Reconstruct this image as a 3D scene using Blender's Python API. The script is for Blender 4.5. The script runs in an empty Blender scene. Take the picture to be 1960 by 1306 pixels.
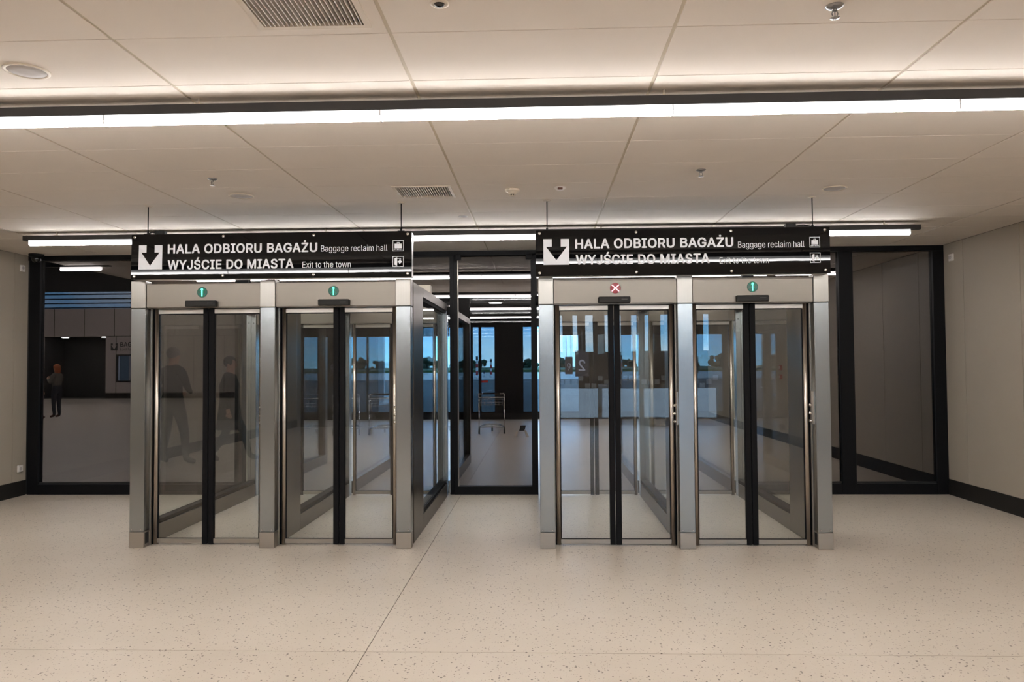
import bpy, bmesh, math, random
from mathutils import Vector, Matrix
from mathutils.geometry import delaunay_2d_cdt

random.seed(7)
SC = bpy.context.scene
COL = SC.collection

# ------------------------------------------------------------------ camera
YAW, PITCH, ROLL = 0.0362970, 0.0320053, 0.00653708
EYE = Vector((0.0, 0.0, 1.57))
cam_data = bpy.data.cameras.new('camera')
cam_data.sensor_width = 36.0
cam_data.lens = 26.9176
cam_data.clip_start = 0.05
cam_data.clip_end = 3000
cam = bpy.data.objects.new('camera', cam_data)
COL.objects.link(cam)
right = Vector((math.cos(YAW), math.sin(YAW), 0))
fwd = Vector((-math.sin(YAW) * math.cos(PITCH), math.cos(YAW) * math.cos(PITCH), math.sin(PITCH)))
up = right.cross(fwd)
cr = right * math.cos(ROLL) - up * math.sin(ROLL)
cu = right * math.sin(ROLL) + up * math.cos(ROLL)
M = Matrix.Identity(4)
for i in range(3):
    M[i][0], M[i][1], M[i][2], M[i][3] = cr[i], cu[i], -fwd[i], EYE[i]
cam.matrix_world = M
SC.camera = cam

# ------------------------------------------------------------------ sky
W = bpy.data.worlds.new('sky')
SC.world = W
W.use_nodes = True
nt = W.node_tree
nt.nodes.clear()
out = nt.nodes.new('ShaderNodeOutputWorld')
bg = nt.nodes.new('ShaderNodeBackground')
tc = nt.nodes.new('ShaderNodeTexCoord')
sep = nt.nodes.new('ShaderNodeSeparateXYZ')
ramp = nt.nodes.new('ShaderNodeValToRGB')
e = ramp.color_ramp.elements
e[0].position = 0.0; e[0].color = (0.52, 0.84, 1.0, 1)
e[1].position = 0.6; e[1].color = (0.22, 0.38, 0.66, 1)
m_ = ramp.color_ramp.elements.new(0.05); m_.color = (0.20, 0.52, 0.92, 1)
mp = nt.nodes.new('ShaderNodeMapping'); mp.inputs['Scale'].default_value = (3.0, 3.0, 16.0)
nz = nt.nodes.new('ShaderNodeTexNoise'); nz.inputs['Scale'].default_value = 1.6
nz.inputs['Detail'].default_value = 6; nz.inputs['Roughness'].default_value = 0.55
cramp = nt.nodes.new('ShaderNodeValToRGB')
cramp.color_ramp.elements[0].position = 0.44; cramp.color_ramp.elements[1].position = 0.72
mix = nt.nodes.new('ShaderNodeMix'); mix.data_type = 'RGBA'
mix.inputs['B'].default_value = (0.86, 0.93, 1.0, 1)
L = nt.links.new
L(tc.outputs['Generated'], sep.inputs[0]); L(sep.outputs['Z'], ramp.inputs[0])
L(tc.outputs['Generated'], mp.inputs[0]); L(mp.outputs[0], nz.inputs['Vector'])
L(nz.outputs['Fac'], cramp.inputs[0]); L(cramp.outputs[0], mix.inputs['Factor'])
L(ramp.outputs[0], mix.inputs['A']); L(mix.outputs['Result'], bg.inputs['Color'])
L(bg.outputs[0], out.inputs[0])
bg.inputs['Strength'].default_value = 3.2

# ------------------------------------------------------------------ exposure
TUBE = 52.0            # radiance of the linear lamps
SC.view_settings.view_transform = 'Standard'
SC.view_settings.look = 'None'
SC.view_settings.exposure = 0.74
SC.view_settings.gamma = 1.0
SC.view_settings.use_curve_mapping = False
SC.cycles.max_bounces = 14
SC.cycles.diffuse_bounces = 6
SC.cycles.glossy_bounces = 5
SC.cycles.transparent_max_bounces = 40
SC.cycles.sample_clamp_indirect = 4.0
SC.cycles.caustics_reflective = False
SC.cycles.caustics_refractive = False

# ------------------------------------------------------------------ materials
def nmat(name):
    m = bpy.data.materials.new(name)
    m.use_nodes = True
    t = m.node_tree
    return m, t, t.nodes['Principled BSDF']

def plain(name, c, rough=0.5, metal=0.0, spec=0.5, var=0.0, scale=8.0, bump=0.0):
    m, t, p = nmat(name)
    p.inputs['Base Color'].default_value = (*c, 1)
    p.inputs['Roughness'].default_value = rough
    p.inputs['Metallic'].default_value = metal
    p.inputs['Specular IOR Level'].default_value = spec
    if var or bump:
        co = t.nodes.new('ShaderNodeTexCoord')
        n = t.nodes.new('ShaderNodeTexNoise'); n.inputs['Scale'].default_value = scale
        n.inputs['Detail'].default_value = 4
        t.links.new(co.outputs['Object'], n.inputs['Vector'])
        if var:
            r = t.nodes.new('ShaderNodeValToRGB')
            r.color_ramp.elements[0].color = tuple(v * (1 - var) for v in c) + (1,)
            r.color_ramp.elements[1].color = tuple(min(1, v * (1 + var)) for v in c) + (1,)
            r.color_ramp.elements[0].position = 0.3; r.color_ramp.elements[1].position = 0.7
            t.links.new(n.outputs['Fac'], r.inputs[0])
            t.links.new(r.outputs[0], p.inputs['Base Color'])
        if bump:
            b = t.nodes.new('ShaderNodeBump'); b.inputs['Strength'].default_value = 1.0
            b.inputs['Distance'].default_value = bump
            t.links.new(n.outputs['Fac'], b.inputs['Height'])
            t.links.new(b.outputs[0], p.inputs['Normal'])
    return m

def glow(name, c, s):
    m, t, p = nmat(name)
    t.nodes.remove(p)
    em = t.nodes.new('ShaderNodeEmission')
    em.inputs['Color'].default_value = (*c, 1); em.inputs['Strength'].default_value = s
    t.links.new(em.outputs[0], t.nodes['Material Output'].inputs[0])
    return m

def lamp(name, c, s, side):
    """diffuser of a linear lamp: sends most of its light straight down, less to the sides"""
    m = glow(name, c, s)
    t = m.node_tree
    em = next(n for n in t.nodes if n.type == 'EMISSION')
    g = t.nodes.new('ShaderNodeNewGeometry')
    sp = t.nodes.new('ShaderNodeSeparateXYZ'); t.links.new(g.outputs['Normal'], sp.inputs[0])
    mr = t.nodes.new('ShaderNodeMapRange')
    mr.inputs['From Min'].default_value = -0.8; mr.inputs['From Max'].default_value = 0.0
    mr.inputs['To Min'].default_value = s; mr.inputs['To Max'].default_value = s * side
    t.links.new(sp.outputs['Z'], mr.inputs['Value']); t.links.new(mr.outputs[0], em.inputs['Strength'])
    return m

def brushed(name, c, rough, vertical=True, bump=0.0006):
    m, t, p = nmat(name)
    p.inputs['Metallic'].default_value = 1.0
    co = t.nodes.new('ShaderNodeTexCoord')
    mpn = t.nodes.new('ShaderNodeMapping')
    mpn.inputs['Scale'].default_value = (90, 90, 0.7) if vertical else (1.2, 90, 90)
    n = t.nodes.new('ShaderNodeTexNoise'); n.inputs['Scale'].default_value = 3; n.inputs['Detail'].default_value = 3
    t.links.new(co.outputs['Object'], mpn.inputs[0]); t.links.new(mpn.outputs[0], n.inputs['Vector'])
    r = t.nodes.new('ShaderNodeMapRange')
    r.inputs['To Min'].default_value = rough * 0.85; r.inputs['To Max'].default_value = rough * 1.15
    t.links.new(n.outputs['Fac'], r.inputs['Value']); t.links.new(r.outputs[0], p.inputs['Roughness'])
    rc = t.nodes.new('ShaderNodeValToRGB')
    rc.color_ramp.elements[0].color = tuple(v * 0.93 for v in c) + (1,)
    rc.color_ramp.elements[1].color = tuple(min(1, v * 1.05) for v in c) + (1,)
    t.links.new(n.outputs['Fac'], rc.inputs[0]); t.links.new(rc.outputs[0], p.inputs['Base Color'])
    p.inputs['Anisotropic'].default_value = 0.4
    return m

def glass(name, tint, r0, wave=0.0, wscale=2.0):
    """thin pane: straight-through tinted transmission with a Schlick reflection on each face"""
    m, t, p = nmat(name)
    t.nodes.remove(p)
    g = t.nodes.new('ShaderNodeNewGeometry')
    d = t.nodes.new('ShaderNodeVectorMath'); d.operation = 'DOT_PRODUCT'
    t.links.new(g.outputs['Incoming'], d.inputs[0]); t.links.new(g.outputs['Normal'], d.inputs[1])
    a = t.nodes.new('ShaderNodeMath'); a.operation = 'ABSOLUTE'; t.links.new(d.outputs['Value'], a.inputs[0])
    s = t.nodes.new('ShaderNodeMath'); s.operation = 'SUBTRACT'; s.inputs[0].default_value = 1.0; s.use_clamp = True
    t.links.new(a.outputs[0], s.inputs[1])
    pw = t.nodes.new('ShaderNodeMath'); pw.operation = 'POWER'; pw.inputs[1].default_value = 5.0
    t.links.new(s.outputs[0], pw.inputs[0])
    ma = t.nodes.new('ShaderNodeMath'); ma.operation = 'MULTIPLY_ADD'
    ma.inputs[1].default_value = (1 - r0) * 0.55; ma.inputs[2].default_value = r0
    t.links.new(pw.outputs[0], ma.inputs[0])
    tr = t.nodes.new('ShaderNodeBsdfTransparent'); tr.inputs[0].default_value = (*tint, 1)
    gl = t.nodes.new('ShaderNodeBsdfGlossy'); gl.inputs['Roughness'].default_value = 0.0
    if wave:
        co = t.nodes.new('ShaderNodeTexCoord')
        n = t.nodes.new('ShaderNodeTexNoise'); n.inputs['Scale'].default_value = wscale; n.inputs['Detail'].default_value = 1
        b = t.nodes.new('ShaderNodeBump'); b.inputs['Distance'].default_value = wave
        t.links.new(co.outputs['Object'], n.inputs['Vector']); t.links.new(n.outputs['Fac'], b.inputs['Height'])
        t.links.new(b.outputs[0], gl.inputs['Normal'])
    mx = t.nodes.new('ShaderNodeMixShader')
    t.links.new(ma.outputs[0], mx.inputs[0]); t.links.new(tr.outputs[0], mx.inputs[1]); t.links.new(gl.outputs[0], mx.inputs[2])
    t.links.new(mx.outputs[0], t.nodes['Material Output'].inputs[0])
    return m

def terrazzo(name):
    m, t, p = nmat(name)
    N, K = t.nodes.new, t.links.new
    co = N('ShaderNodeTexCoord')
    def flecks(scale, keep, rad):
        v = N('ShaderNodeTexVoronoi'); v.inputs['Scale'].default_value = scale
        v.inputs['Randomness'].default_value = 1.0
        wr = N('ShaderNodeTexNoise'); wr.inputs['Scale'].default_value = scale * 2.2; wr.inputs['Detail'].default_value = 2
        add = N('ShaderNodeMix'); add.data_type = 'VECTOR'; add.inputs['Factor'].default_value = 0.012
        K(co.outputs['Object'], wr.inputs['Vector'])
        K(co.outputs['Object'], add.inputs['A']); K(wr.outputs['Color'], add.inputs['B'])
        K(add.outputs['Result'], v.inputs['Vector'])
        sx = N('ShaderNodeSeparateColor'); K(v.outputs['Color'], sx.inputs[0])
        ra = N('ShaderNodeMath'); ra.operation = 'LESS_THAN'; ra.inputs[1].default_value = keep
        K(sx.outputs[0], ra.inputs[0])
        sz = N('ShaderNodeMath'); sz.operation = 'MULTIPLY_ADD'; sz.inputs[1].default_value = rad; sz.inputs[2].default_value = rad * 0.35
        K(sx.outputs[1], sz.inputs[0])
        di = N('ShaderNodeMath'); di.operation = 'LESS_THAN'
        K(v.outputs['Distance'], di.inputs[0]); K(sz.outputs[0], di.inputs[1])
        mu = N('ShaderNodeMath'); mu.operation = 'MULTIPLY'; K(ra.outputs[0], mu.inputs[0]); K(di.outputs[0], mu.inputs[1])
        return mu
    f1 = flecks(62.0, 0.20, 0.30)
    f2 = flecks(105.0, 0.16, 0.30)
    n = N('ShaderNodeTexNoise'); n.inputs['Scale'].default_value = 1.3; n.inputs['Detail'].default_value = 4
    K(co.outputs['Object'], n.inputs['Vector'])
    r = N('ShaderNodeValToRGB')
    r.color_ramp.elements[0].position = 0.3; r.color_ramp.elements[1].position = 0.7
    r.color_ramp.elements[0].color = (0.520, 0.455, 0.380, 1); r.color_ramp.elements[1].color = (0.565, 0.495, 0.418, 1)
    K(n.outputs['Fac'], r.inputs[0])
    m1 = N('ShaderNodeMix'); m1.data_type = 'RGBA'; m1.inputs['B'].default_value = (0.10, 0.075, 0.055, 1)
    m2 = N('ShaderNodeMix'); m2.data_type = 'RGBA'; m2.inputs['B'].default_value = (0.25, 0.19, 0.14, 1)
    K(f2.outputs[0], m2.inputs['Factor']); K(r.outputs[0], m2.inputs['A'])
    K(f1.outputs[0], m1.inputs['Factor']); K(m2.outputs['Result'], m1.inputs['A'])
    K(m1.outputs['Result'], p.inputs['Base Color'])
    p.inputs['Roughness'].default_value = 0.32
    p.inputs['Specular IOR Level'].default_value = 0.28
    return m

MAT = {
    'ceiling': plain('ceiling_paint', (0.86, 0.79, 0.72), 0.75, var=0.015, scale=3),
    'grid': plain('ceiling_grid_paint', (0.62, 0.55, 0.44), 0.6),
    'ceiling_dark': plain('ceiling_charcoal', (0.02, 0.02, 0.021), 0.7, var=0.1),
    'wall': plain('wall_laminate', (0.41, 0.36, 0.29), 0.55, var=0.02, scale=2),
    'wall_gap': plain('wall_joint', (0.03, 0.026, 0.02), 0.8),
    'wall_grey': plain('wall_grey_panel', (0.50, 0.44, 0.42), 0.6, var=0.02, scale=2),
    'base': plain('baseboard_black', (0.016, 0.0145, 0.013), 0.5, spec=0.2),
    'floor': terrazzo('speckled_floor'),
    'joint': plain('floor_joint', (0.05, 0.04, 0.03), 0.8),
    'black': plain('black_powder_coat', (0.005, 0.005, 0.006), 0.5, spec=0.15),
    'black_matte': plain('black_matte', (0.012, 0.012, 0.012), 0.7),
    'channel': plain('black_channel', (0.016, 0.014, 0.014), 0.5),
    'rubber': plain('black_rubber', (0.005, 0.005, 0.006), 0.6, spec=0.12),
    'tube': lamp('lamp_diffuser', (1.0, 0.972, 0.955), TUBE, 0.06),
    'post': brushed('brushed_steel_upright', (0.355, 0.38, 0.395), 0.24),  # neutral steel; slight blue of reflected daylight put into the base colour
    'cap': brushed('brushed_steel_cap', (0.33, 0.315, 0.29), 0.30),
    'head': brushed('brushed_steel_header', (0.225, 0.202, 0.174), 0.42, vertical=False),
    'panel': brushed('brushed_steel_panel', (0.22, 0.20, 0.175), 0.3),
    'tube_steel': brushed('satin_steel_tube', (0.68, 0.61, 0.53), 0.36),
    'chrome': plain('chrome', (0.75, 0.73, 0.70), 0.15, metal=1.0),
    'alu': plain('aluminium', (0.70, 0.69, 0.67), 0.3, metal=1.0),
    'glass_door': glass('door_glass', (0.96, 0.965, 0.95), 0.075, wave=0.0007, wscale=1.3),
    'glass_mid': glass('inner_door_glass', (0.66, 0.66, 0.68), 0.03),
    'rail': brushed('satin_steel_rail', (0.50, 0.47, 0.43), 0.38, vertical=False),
    'glass_side': glass('side_glass', (0.95, 0.97, 0.96), 0.035),
    'glass_part': glass('tinted_glass', (0.44, 0.43, 0.43), 0.013),
    'glass_out': glass('facade_glass', (0.60, 0.79, 0.89), 0.03),
    'glass_clear': glass('clear_glass', (0.97, 0.99, 0.99), 0.03),
    'sign': plain('black_acrylic', (0.003, 0.003, 0.0035), 0.02, spec=0.24, bump=0.0004, scale=1.5),
    'duct': plain('duct_grey', (0.16, 0.15, 0.14), 0.6),
    'nickel': plain('dull_nickel', (0.30, 0.29, 0.29), 0.3, metal=1.0),
    'white': plain('white_vinyl', (0.90, 0.92, 0.97), 0.35),
    'whitep': plain('white_plastic', (0.78, 0.74, 0.70), 0.4),
    'cream': plain('cream_plastic', (0.70, 0.62, 0.52), 0.45),
    'greylens': plain('grey_mesh', (0.48, 0.45, 0.44), 0.7),
    'green_lens': plain('green_lens', (0.0, 0.085, 0.055), 0.25),
    'red_lens': plain('red_lens', (0.27, 0.003, 0.014), 0.25),
    'green_glow': glow('green_signal', (0.12, 1.0, 0.55), 1.6),
    'green_dim': glow('green_signal_dim', (0.0, 0.30, 0.17), 0.9),
    'red_glow': glow('red_signal', (1.0, 0.55, 0.60), 1.2),
    'darkglass': plain('smoked_dome', (0.004, 0.004, 0.004), 0.06, spec=0.7),
    'red': plain('red_plastic', (0.45, 0.02, 0.02), 0.4),
    'navy': plain('navy_panel', (0.012, 0.016, 0.04), 0.5),
    'navytext': plain('pale_blue_print', (0.45, 0.52, 0.70), 0.5),
    'dim': plain('grey_print', (0.16, 0.15, 0.15), 0.5),
    'wall_rear': plain('rear_wall_panel', (0.26, 0.225, 0.19), 0.6),
    'darkprint': plain('dark_print', (0.03, 0.03, 0.032), 0.6),
    'frost': plain('frosted_film', (0.80, 0.85, 0.90), 0.8),
    'asphalt': plain('asphalt', (0.085, 0.078, 0.066), 0.9, var=0.15, scale=0.3),
    'paving': plain('concrete_paving', (0.36, 0.33, 0.29), 0.9, var=0.08, scale=0.8),
    'apron': plain('concrete_apron', (0.55, 0.50, 0.44), 0.9, var=0.05, scale=0.1),
    'grass': plain('grass', (0.055, 0.10, 0.03), 0.95, var=0.3, scale=0.2),
    'line': plain('road_paint', (0.75, 0.76, 0.76), 0.7),
    'leaf': plain('foliage', (0.022, 0.05, 0.022), 0.9, var=0.4, scale=1.0),
    'bark': plain('bark', (0.05, 0.035, 0.025), 0.9),
    'skin': plain('skin', (0.55, 0.33, 0.24), 0.6),
    'hair_red': plain('red_hair', (0.45, 0.12, 0.035), 0.6),
    'hair_dark': plain('dark_hair', (0.03, 0.02, 0.015), 0.6),
    'hair_grey': plain('grey_hair', (0.28, 0.26, 0.24), 0.6),
    'cloth_dark': plain('dark_cloth', (0.018, 0.018, 0.02), 0.85),
    'cloth_grey': plain('grey_cloth', (0.16, 0.145, 0.13), 0.9),
    'cloth_olive': plain('olive_cloth', (0.04, 0.04, 0.032), 0.9),
    'jeans': plain('dark_jeans', (0.03, 0.035, 0.05), 0.9),
    'boots': plain('brown_leather', (0.10, 0.035, 0.02), 0.6),
}

# ------------------------------------------------------------------ helpers
ORG = {}

def box(bm, x0, x1, y0, y1, z0, z1, bev=0.0):
    xs, ys, zs = sorted((x0, x1)), sorted((y0, y1)), sorted((z0, z1))
    v = [bm.verts.new((x, y, z)) for x in xs for y in ys for z in zs]
    f = [(0, 1, 3, 2), (4, 6, 7, 5), (0, 4, 5, 1), (2, 3, 7, 6), (0, 2, 6, 4), (1, 5, 7, 3)]
    fs = [bm.faces.new([v[i] for i in q]) for q in f]
    if bev:
        es = list({ed for fc in fs for ed in fc.edges})
        bmesh.ops.bevel(bm, geom=es, offset=bev, segments=1, affect='EDGES', profile=0.5)

def cyl(bm, p0, p1, r0, r1=None, n=14, caps=True):
    r1 = r0 if r1 is None else r1
    p0, p1 = Vector(p0), Vector(p1)
    d = (p1 - p0).normalized()
    a = d.orthogonal().normalized(); b = d.cross(a)
    A, B_ = [], []
    for i in range(n):
        t = 2 * math.pi * i / n
        u = a * math.cos(t) + b * math.sin(t)
        A.append(bm.verts.new(p0 + u * r0)); B_.append(bm.verts.new(p1 + u * r1))
    for i in range(n):
        j = (i + 1) % n
        f = bm.faces.new((A[i], A[j], B_[j], B_[i])); f.smooth = True
    if caps:
        bm.faces.new(A[::-1]); bm.faces.new(B_)

def tubepath(bm, pts, r, n=8):
    for a, b in zip(pts[:-1], pts[1:]):
        cyl(bm, a, b, r, n=n)

def lathe(bm, c, prof, n=24, axis='z'):
    """prof: (radius, offset along axis)"""
    rings = []
    for r, h in prof:
        ring = []
        for i in range(n):
            t = 2 * math.pi * i / n
            if axis == 'z':
                p = (c[0] + r * math.cos(t), c[1] + r * math.sin(t), c[2] + h)
            else:
                p = (c[0] + r * math.cos(t), c[1] + h, c[2] + r * math.sin(t))
            ring.append(bm.verts.new(p))
        rings.append(ring)
    for A, B_ in zip(rings[:-1], rings[1:]):
        for i in range(n):
            j = (i + 1) % n
            f = bm.faces.new((A[i], A[j], B_[j], B_[i])); f.smooth = True
    bm.faces.new(rings[0]); bm.faces.new(rings[-1][::-1])

def prism(bm, pts, y0, y1):
    """polygon in the x-z plane with thickness along y"""
    a = [bm.verts.new((x, y0, z)) for x, z in pts]
    b = [bm.verts.new((x, y1, z)) for x, z in pts]
    bm.faces.new(a); bm.faces.new(b[::-1])
    k = len(pts)
    for i in range(k):
        j = (i + 1) % k
        bm.faces.new((a[i], b[i], b[j], a[j]))

def sphere(bm, c, r, seg=16, rings=10, scale=(1, 1, 1)):
    mtx = Matrix.Translation(c) @ Matrix.Diagonal((*[r * s for s in scale], 1))
    res = bmesh.ops.create_uvsphere(bm, u_segments=seg, v_segments=rings, radius=1.0, matrix=mtx)
    for v in res['verts']:
        for f in v.link_faces:
            f.smooth = True

def put(name, bm, mat, parent=None, **props):
    bmesh.ops.recalc_face_normals(bm, faces=bm.faces)
    org = Vector((0, 0, 0))
    if parent is not None:
        org = ORG.get(parent.name, org)
    if org.length:
        bmesh.ops.translate(bm, verts=bm.verts, vec=-org)
    me = bpy.data.meshes.new(name)
    bm.to_mesh(me); bm.free()
    me.materials.append(MAT[mat] if isinstance(mat, str) else mat)
    o = bpy.data.objects.new(name, me)
    COL.objects.link(o)
    if parent is not None:
        o.parent = parent
    ORG[o.name] = org
    for k, v in props.items():
        o[k] = v
    return o

def BM():
    return bmesh.new()

def pbox(name, mat, parent, *dims, bev=0.0, **props):
    bm = BM(); box(bm, *dims, bev=bev)
    return put(name, bm, mat, parent, **props)

def thing(name, loc, label, cat, group=None):
    o = bpy.data.objects.new(name, None)
    o.empty_display_size = 0.1
    COL.objects.link(o)
    o.location = loc
    ORG[o.name] = Vector(loc)
    o['label'] = label; o['category'] = cat
    if group:
        o['group'] = group
    return o

def tag(o, label, cat, group=None):
    o['label'] = label; o['category'] = cat
    if group:
        o['group'] = group
    return o

def dup(root, delta, label=None, group=None):
    def cp(o, par):
        c = o.copy(); COL.objects.link(c)
        ORG[c.name] = ORG.get(o.name, Vector()) + Vector(delta)
        if par is not None:
            c.parent = par
        for ch in list(o.children):
            cp(ch, c)
        return c
    r = cp(root, None)
    r.location = Vector(root.location) + Vector(delta)
    if label: r['label'] = label
    if group: r['group'] = group
    return r

_fontcache = {}
try:      # a sans serif that ships with Blender itself
    FONT = bpy.data.fonts.load(bpy.utils.system_resource('DATAFILES', path='fonts') + '/Inter.woff2')
except Exception:
    FONT = None
def text_bm(body, bold=0.0):
    """filled outlines of a line of text; bold thickens by overlaying shifted copies"""
    cu_ = bpy.data.curves.new('txt', 'FONT')
    cu_.body = body; cu_.size = 1.0; cu_.resolution_u = 4
    cu_.space_character = 1.0 + bold * 2.2
    if FONT:
        cu_.font = FONT
    o = bpy.data.objects.new('txt', cu_)
    COL.objects.link(o)
    cu_.fill_mode = 'NONE'
    dg = bpy.context.evaluated_depsgraph_get()
    me = bpy.data.meshes.new_from_object(o.evaluated_get(dg))
    nb = {}
    for e_ in me.edges:
        i_, j_ = e_.vertices
        nb.setdefault(i_, []).append(j_); nb.setdefault(j_, []).append(i_)
    loops, seen = [], set()
    for v0 in nb:
        if v0 in seen:
            continue
        lp, prev, cur = [], None, v0
        while cur not in seen:
            seen.add(cur); lp.append(Vector((me.vertices[cur].co.x, me.vertices[cur].co.y, 0)))
            nx = [q for q in nb[cur] if q != prev and q not in seen]
            if not nx:
                break
            prev, cur = cur, nx[0]
        if len(lp) > 2:
            loops.append(lp)
    def inside(p, lp):
        c = False
        for (q0, q1) in zip(lp, lp[1:] + lp[:1]):
            if (q0.y > p.y) != (q1.y > p.y) and p.x < (q1.x - q0.x) * (p.y - q0.y) / (q1.y - q0.y) + q0.x:
                c = not c
        return c
    # a capital I with slab serifs becomes a plain stem
    for k, lp in enumerate(loops):
        ux = sorted({round(p.x, 3) for p in lp}); uy = sorted({round(p.y, 3) for p in lp})
        if len(ux) == 4 and len(uy) == 4 and 0.6 < uy[3] - uy[0] < 0.9 and ux[3] - ux[0] < 0.45:
            loops[k] = [Vector((ux[1], uy[0], 0)), Vector((ux[2], uy[0], 0)), Vector((ux[2], uy[3], 0)), Vector((ux[1], uy[3], 0))]
    shifts = [(0, 0)] if bold < 0.01 else [(bold * math.cos(k * math.pi / 4), bold * 0.8 * math.sin(k * math.pi / 4)) for k in range(8)] + [(0, 0)]
    up_ = [[k for k, l2 in enumerate(loops) if k != i_ and inside(l1[0], l2)] for i_, l1 in enumerate(loops)]
    bm = BM()
    for i_, lp in enumerate(loops):
        if len(up_[i_]) % 2:
            continue                                  # a counter, handled with its letter
        grp = [lp] + [loops[k] for k in range(len(loops)) if i_ in up_[k] and len(up_[k]) == len(up_[i_]) + 1]
        copies = [[[Vector((p.x + dx, p.y + dy, 0)) for p in l2] for l2 in grp] for dx, dy in shifts]
        p2, ed = [], []
        for cpy in copies:
            for l2 in cpy:
                b0 = len(p2)
                p2 += [Vector((p.x, p.y)) for p in l2]
                ed += [(b0 + k, b0 + (k + 1) % len(l2)) for k in range(len(l2))]
        cv, _, cf = delaunay_2d_cdt(p2, ed, [], 0, 1e-6)[:3]
        vs = [bm.verts.new((p.x, p.y, 0)) for p in cv]
        for t3 in cf:
            m3 = Vector(((cv[t3[0]].x + cv[t3[1]].x + cv[t3[2]].x) / 3, (cv[t3[0]].y + cv[t3[1]].y + cv[t3[2]].y) / 3, 0))
            if any(sum(inside(m3, l2) for l2 in cpy) % 2 for cpy in copies):
                bm.faces.new([vs[q] for q in t3])
    bmesh.ops.delete(bm, geom=[v for v in bm.verts if not v.link_faces], context='VERTS')
    bm.verts.index_update()
    bpy.data.objects.remove(o); bpy.data.curves.remove(cu_); bpy.data.meshes.remove(me)
    return bm

def cap(bold):
    if bold not in _fontcache:
        b = text_bm('H', bold)
        ys = [v.co.y for v in b.verts]
        _fontcache[bold] = (min(ys), max(ys)); b.free()
    return _fontcache[bold]

def lettering(dst, body, x0, x1, zbase, capz, y, bold=0.0, mirror=False, thick=0.0015):
    """flat print standing in the x-z plane at depth y, facing -y"""
    b = text_bm(body, bold)
    lo, hi = cap(bold)
    xs = [v.co.x for v in b.verts]
    a0, a1 = min(xs), max(xs)
    sx = (x1 - x0) / (a1 - a0); sz = capz / (hi - lo)
    mp_ = {}
    for v in b.verts:
        u = (v.co.x - a0) * sx
        X = (x1 - u) if mirror else (x0 + u)
        mp_[v.index] = dst.verts.new((X, y, zbase + (v.co.y - lo) * sz))
    for f in b.faces:
        try:
            dst.faces.new([mp_[v.index] for v in f.verts])
        except ValueError:
            pass
    b.free()

# ------------------------------------------------------------------ dimensions
XL, XR = -6.42, 4.866
H = 2.986
P = 9.394              # plane of the glazed partition
YB = -6.5              # wall behind the camera
F = 6.61               # front faces of the corridor uprights
YF = 22.4              # far facade

# ------------------------------------------------------------------ floor
fl = pbox('floor', 'joint', None, -30, XR + 0.1, YB, 40, -0.10, -0.004, kind='structure')
g = 0.0024
for (x0, x1, y0, y1) in [(XL, -0.972 - g, YB, 4.235 - g), (-0.972 + g, XR, YB, 4.235 - g),
                         (XL, -0.972 - g, 4.235 + g, P), (-0.972 + g, XR, 4.235 + g, P),
                         (XL, -0.972 - g, P + 2 * g, YF), (-0.972 + g, XR, P + 2 * g, YF),
                         (-30, XL - g, P, 40)]:
    pbox('slab', 'floor', fl, x0, x1, y0, y1, -0.02, 0.0)

# ------------------------------------------------------------------ ceiling
ce = pbox('ceiling', 'ceiling', None, XL - 0.1, XR + 0.1, YB, 15.5, 3.10, 3.2, kind='structure')
colx = [XL, -5.435, -4.235, -3.034, -1.832, -0.627, 0.575, 1.773, 2.972, 4.17, XR]
rowy = [3.19 + 0.545 * k for k in range(-2, 12)]
rowy = [y for y in rowy if y < P - 0.1] + [P]
rowy2 = [P] + [P + 0.55 * k for k in range(1, 8)]
bm = BM()
for x in colx[1:-1]:
    box(bm, x - 0.02, x + 0.02, 2.0, 13.3, 2.9915, 3.004)
for y in rowy + rowy2:
    box(bm, XL, XR, y - 0.02, y + 0.02, 2.9920, 3.0055)
put('grid', bm, 'grid', ce)
VENTS = [(-1.160, -0.690, 2.690, 3.125), (-1.160, -0.690, 5.945, 6.345)]
tile_cache = {}
for rows in (rowy, rowy2):
    for y0, y1 in zip(rows[:-1], rows[1:]):
        for x0, x1 in zip(colx[:-1], colx[1:]):
            a0, a1 = x0 + 0.0085, x1 - 0.0085
            b0, b1 = y0 + 0.0022, y1 - 0.0022
            hole = next((v for v in VENTS if a0 < v[0] and v[1] < a1 and b0 < v[2] and v[3] < b1), None)
            key = (round(a1 - a0, 3), round(b1 - b0, 3), hole)
            if hole is None and key in tile_cache:
                o = bpy.data.objects.new('panel', tile_cache[key])
                COL.objects.link(o); o.parent = ce
                o.location = (a0, b0, H)
                continue
            bm = BM()
            w, d = a1 - a0, b1 - b0
            if hole is None:
                box(bm, 0, w, 0, d, 0, 0.016, bev=0.0015)
            else:
                hx0, hx1, hy0, hy1 = hole[0] + 0.02 - a0, hole[1] - 0.02 - a0, hole[2] + 0.02 - b0, hole[3] - 0.02 - b0
                box(bm, 0, hx0, 0, d, 0, 0.016); box(bm, hx1, w, 0, d, 0, 0.016)
                box(bm, hx0, hx1, 0, hy0, 0, 0.016); box(bm, hx0, hx1, hy1, d, 0, 0.016)
            o = put('panel', bm, 'ceiling', ce)
            o.location = (a0, b0, H)
            if hole is None:
                tile_cache[key] = o.data
# plain stretches of the same ceiling: behind the camera and deeper in the hall
pbox('ceiling_sheet', 'ceiling', ce, XL, XR, YB, rowy[0] - 0.003, H, 3.002)
pbox('ceiling_sheet', 'ceiling', ce, XL, XR, rowy2[-1] + 0.003, 15.5, H, 3.002)
pbox('ceiling_far', 'ceiling_dark', None, XL - 0.1, XR + 0.1, 15.5, YF + 0.3, H, 3.2, kind='structure')

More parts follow.
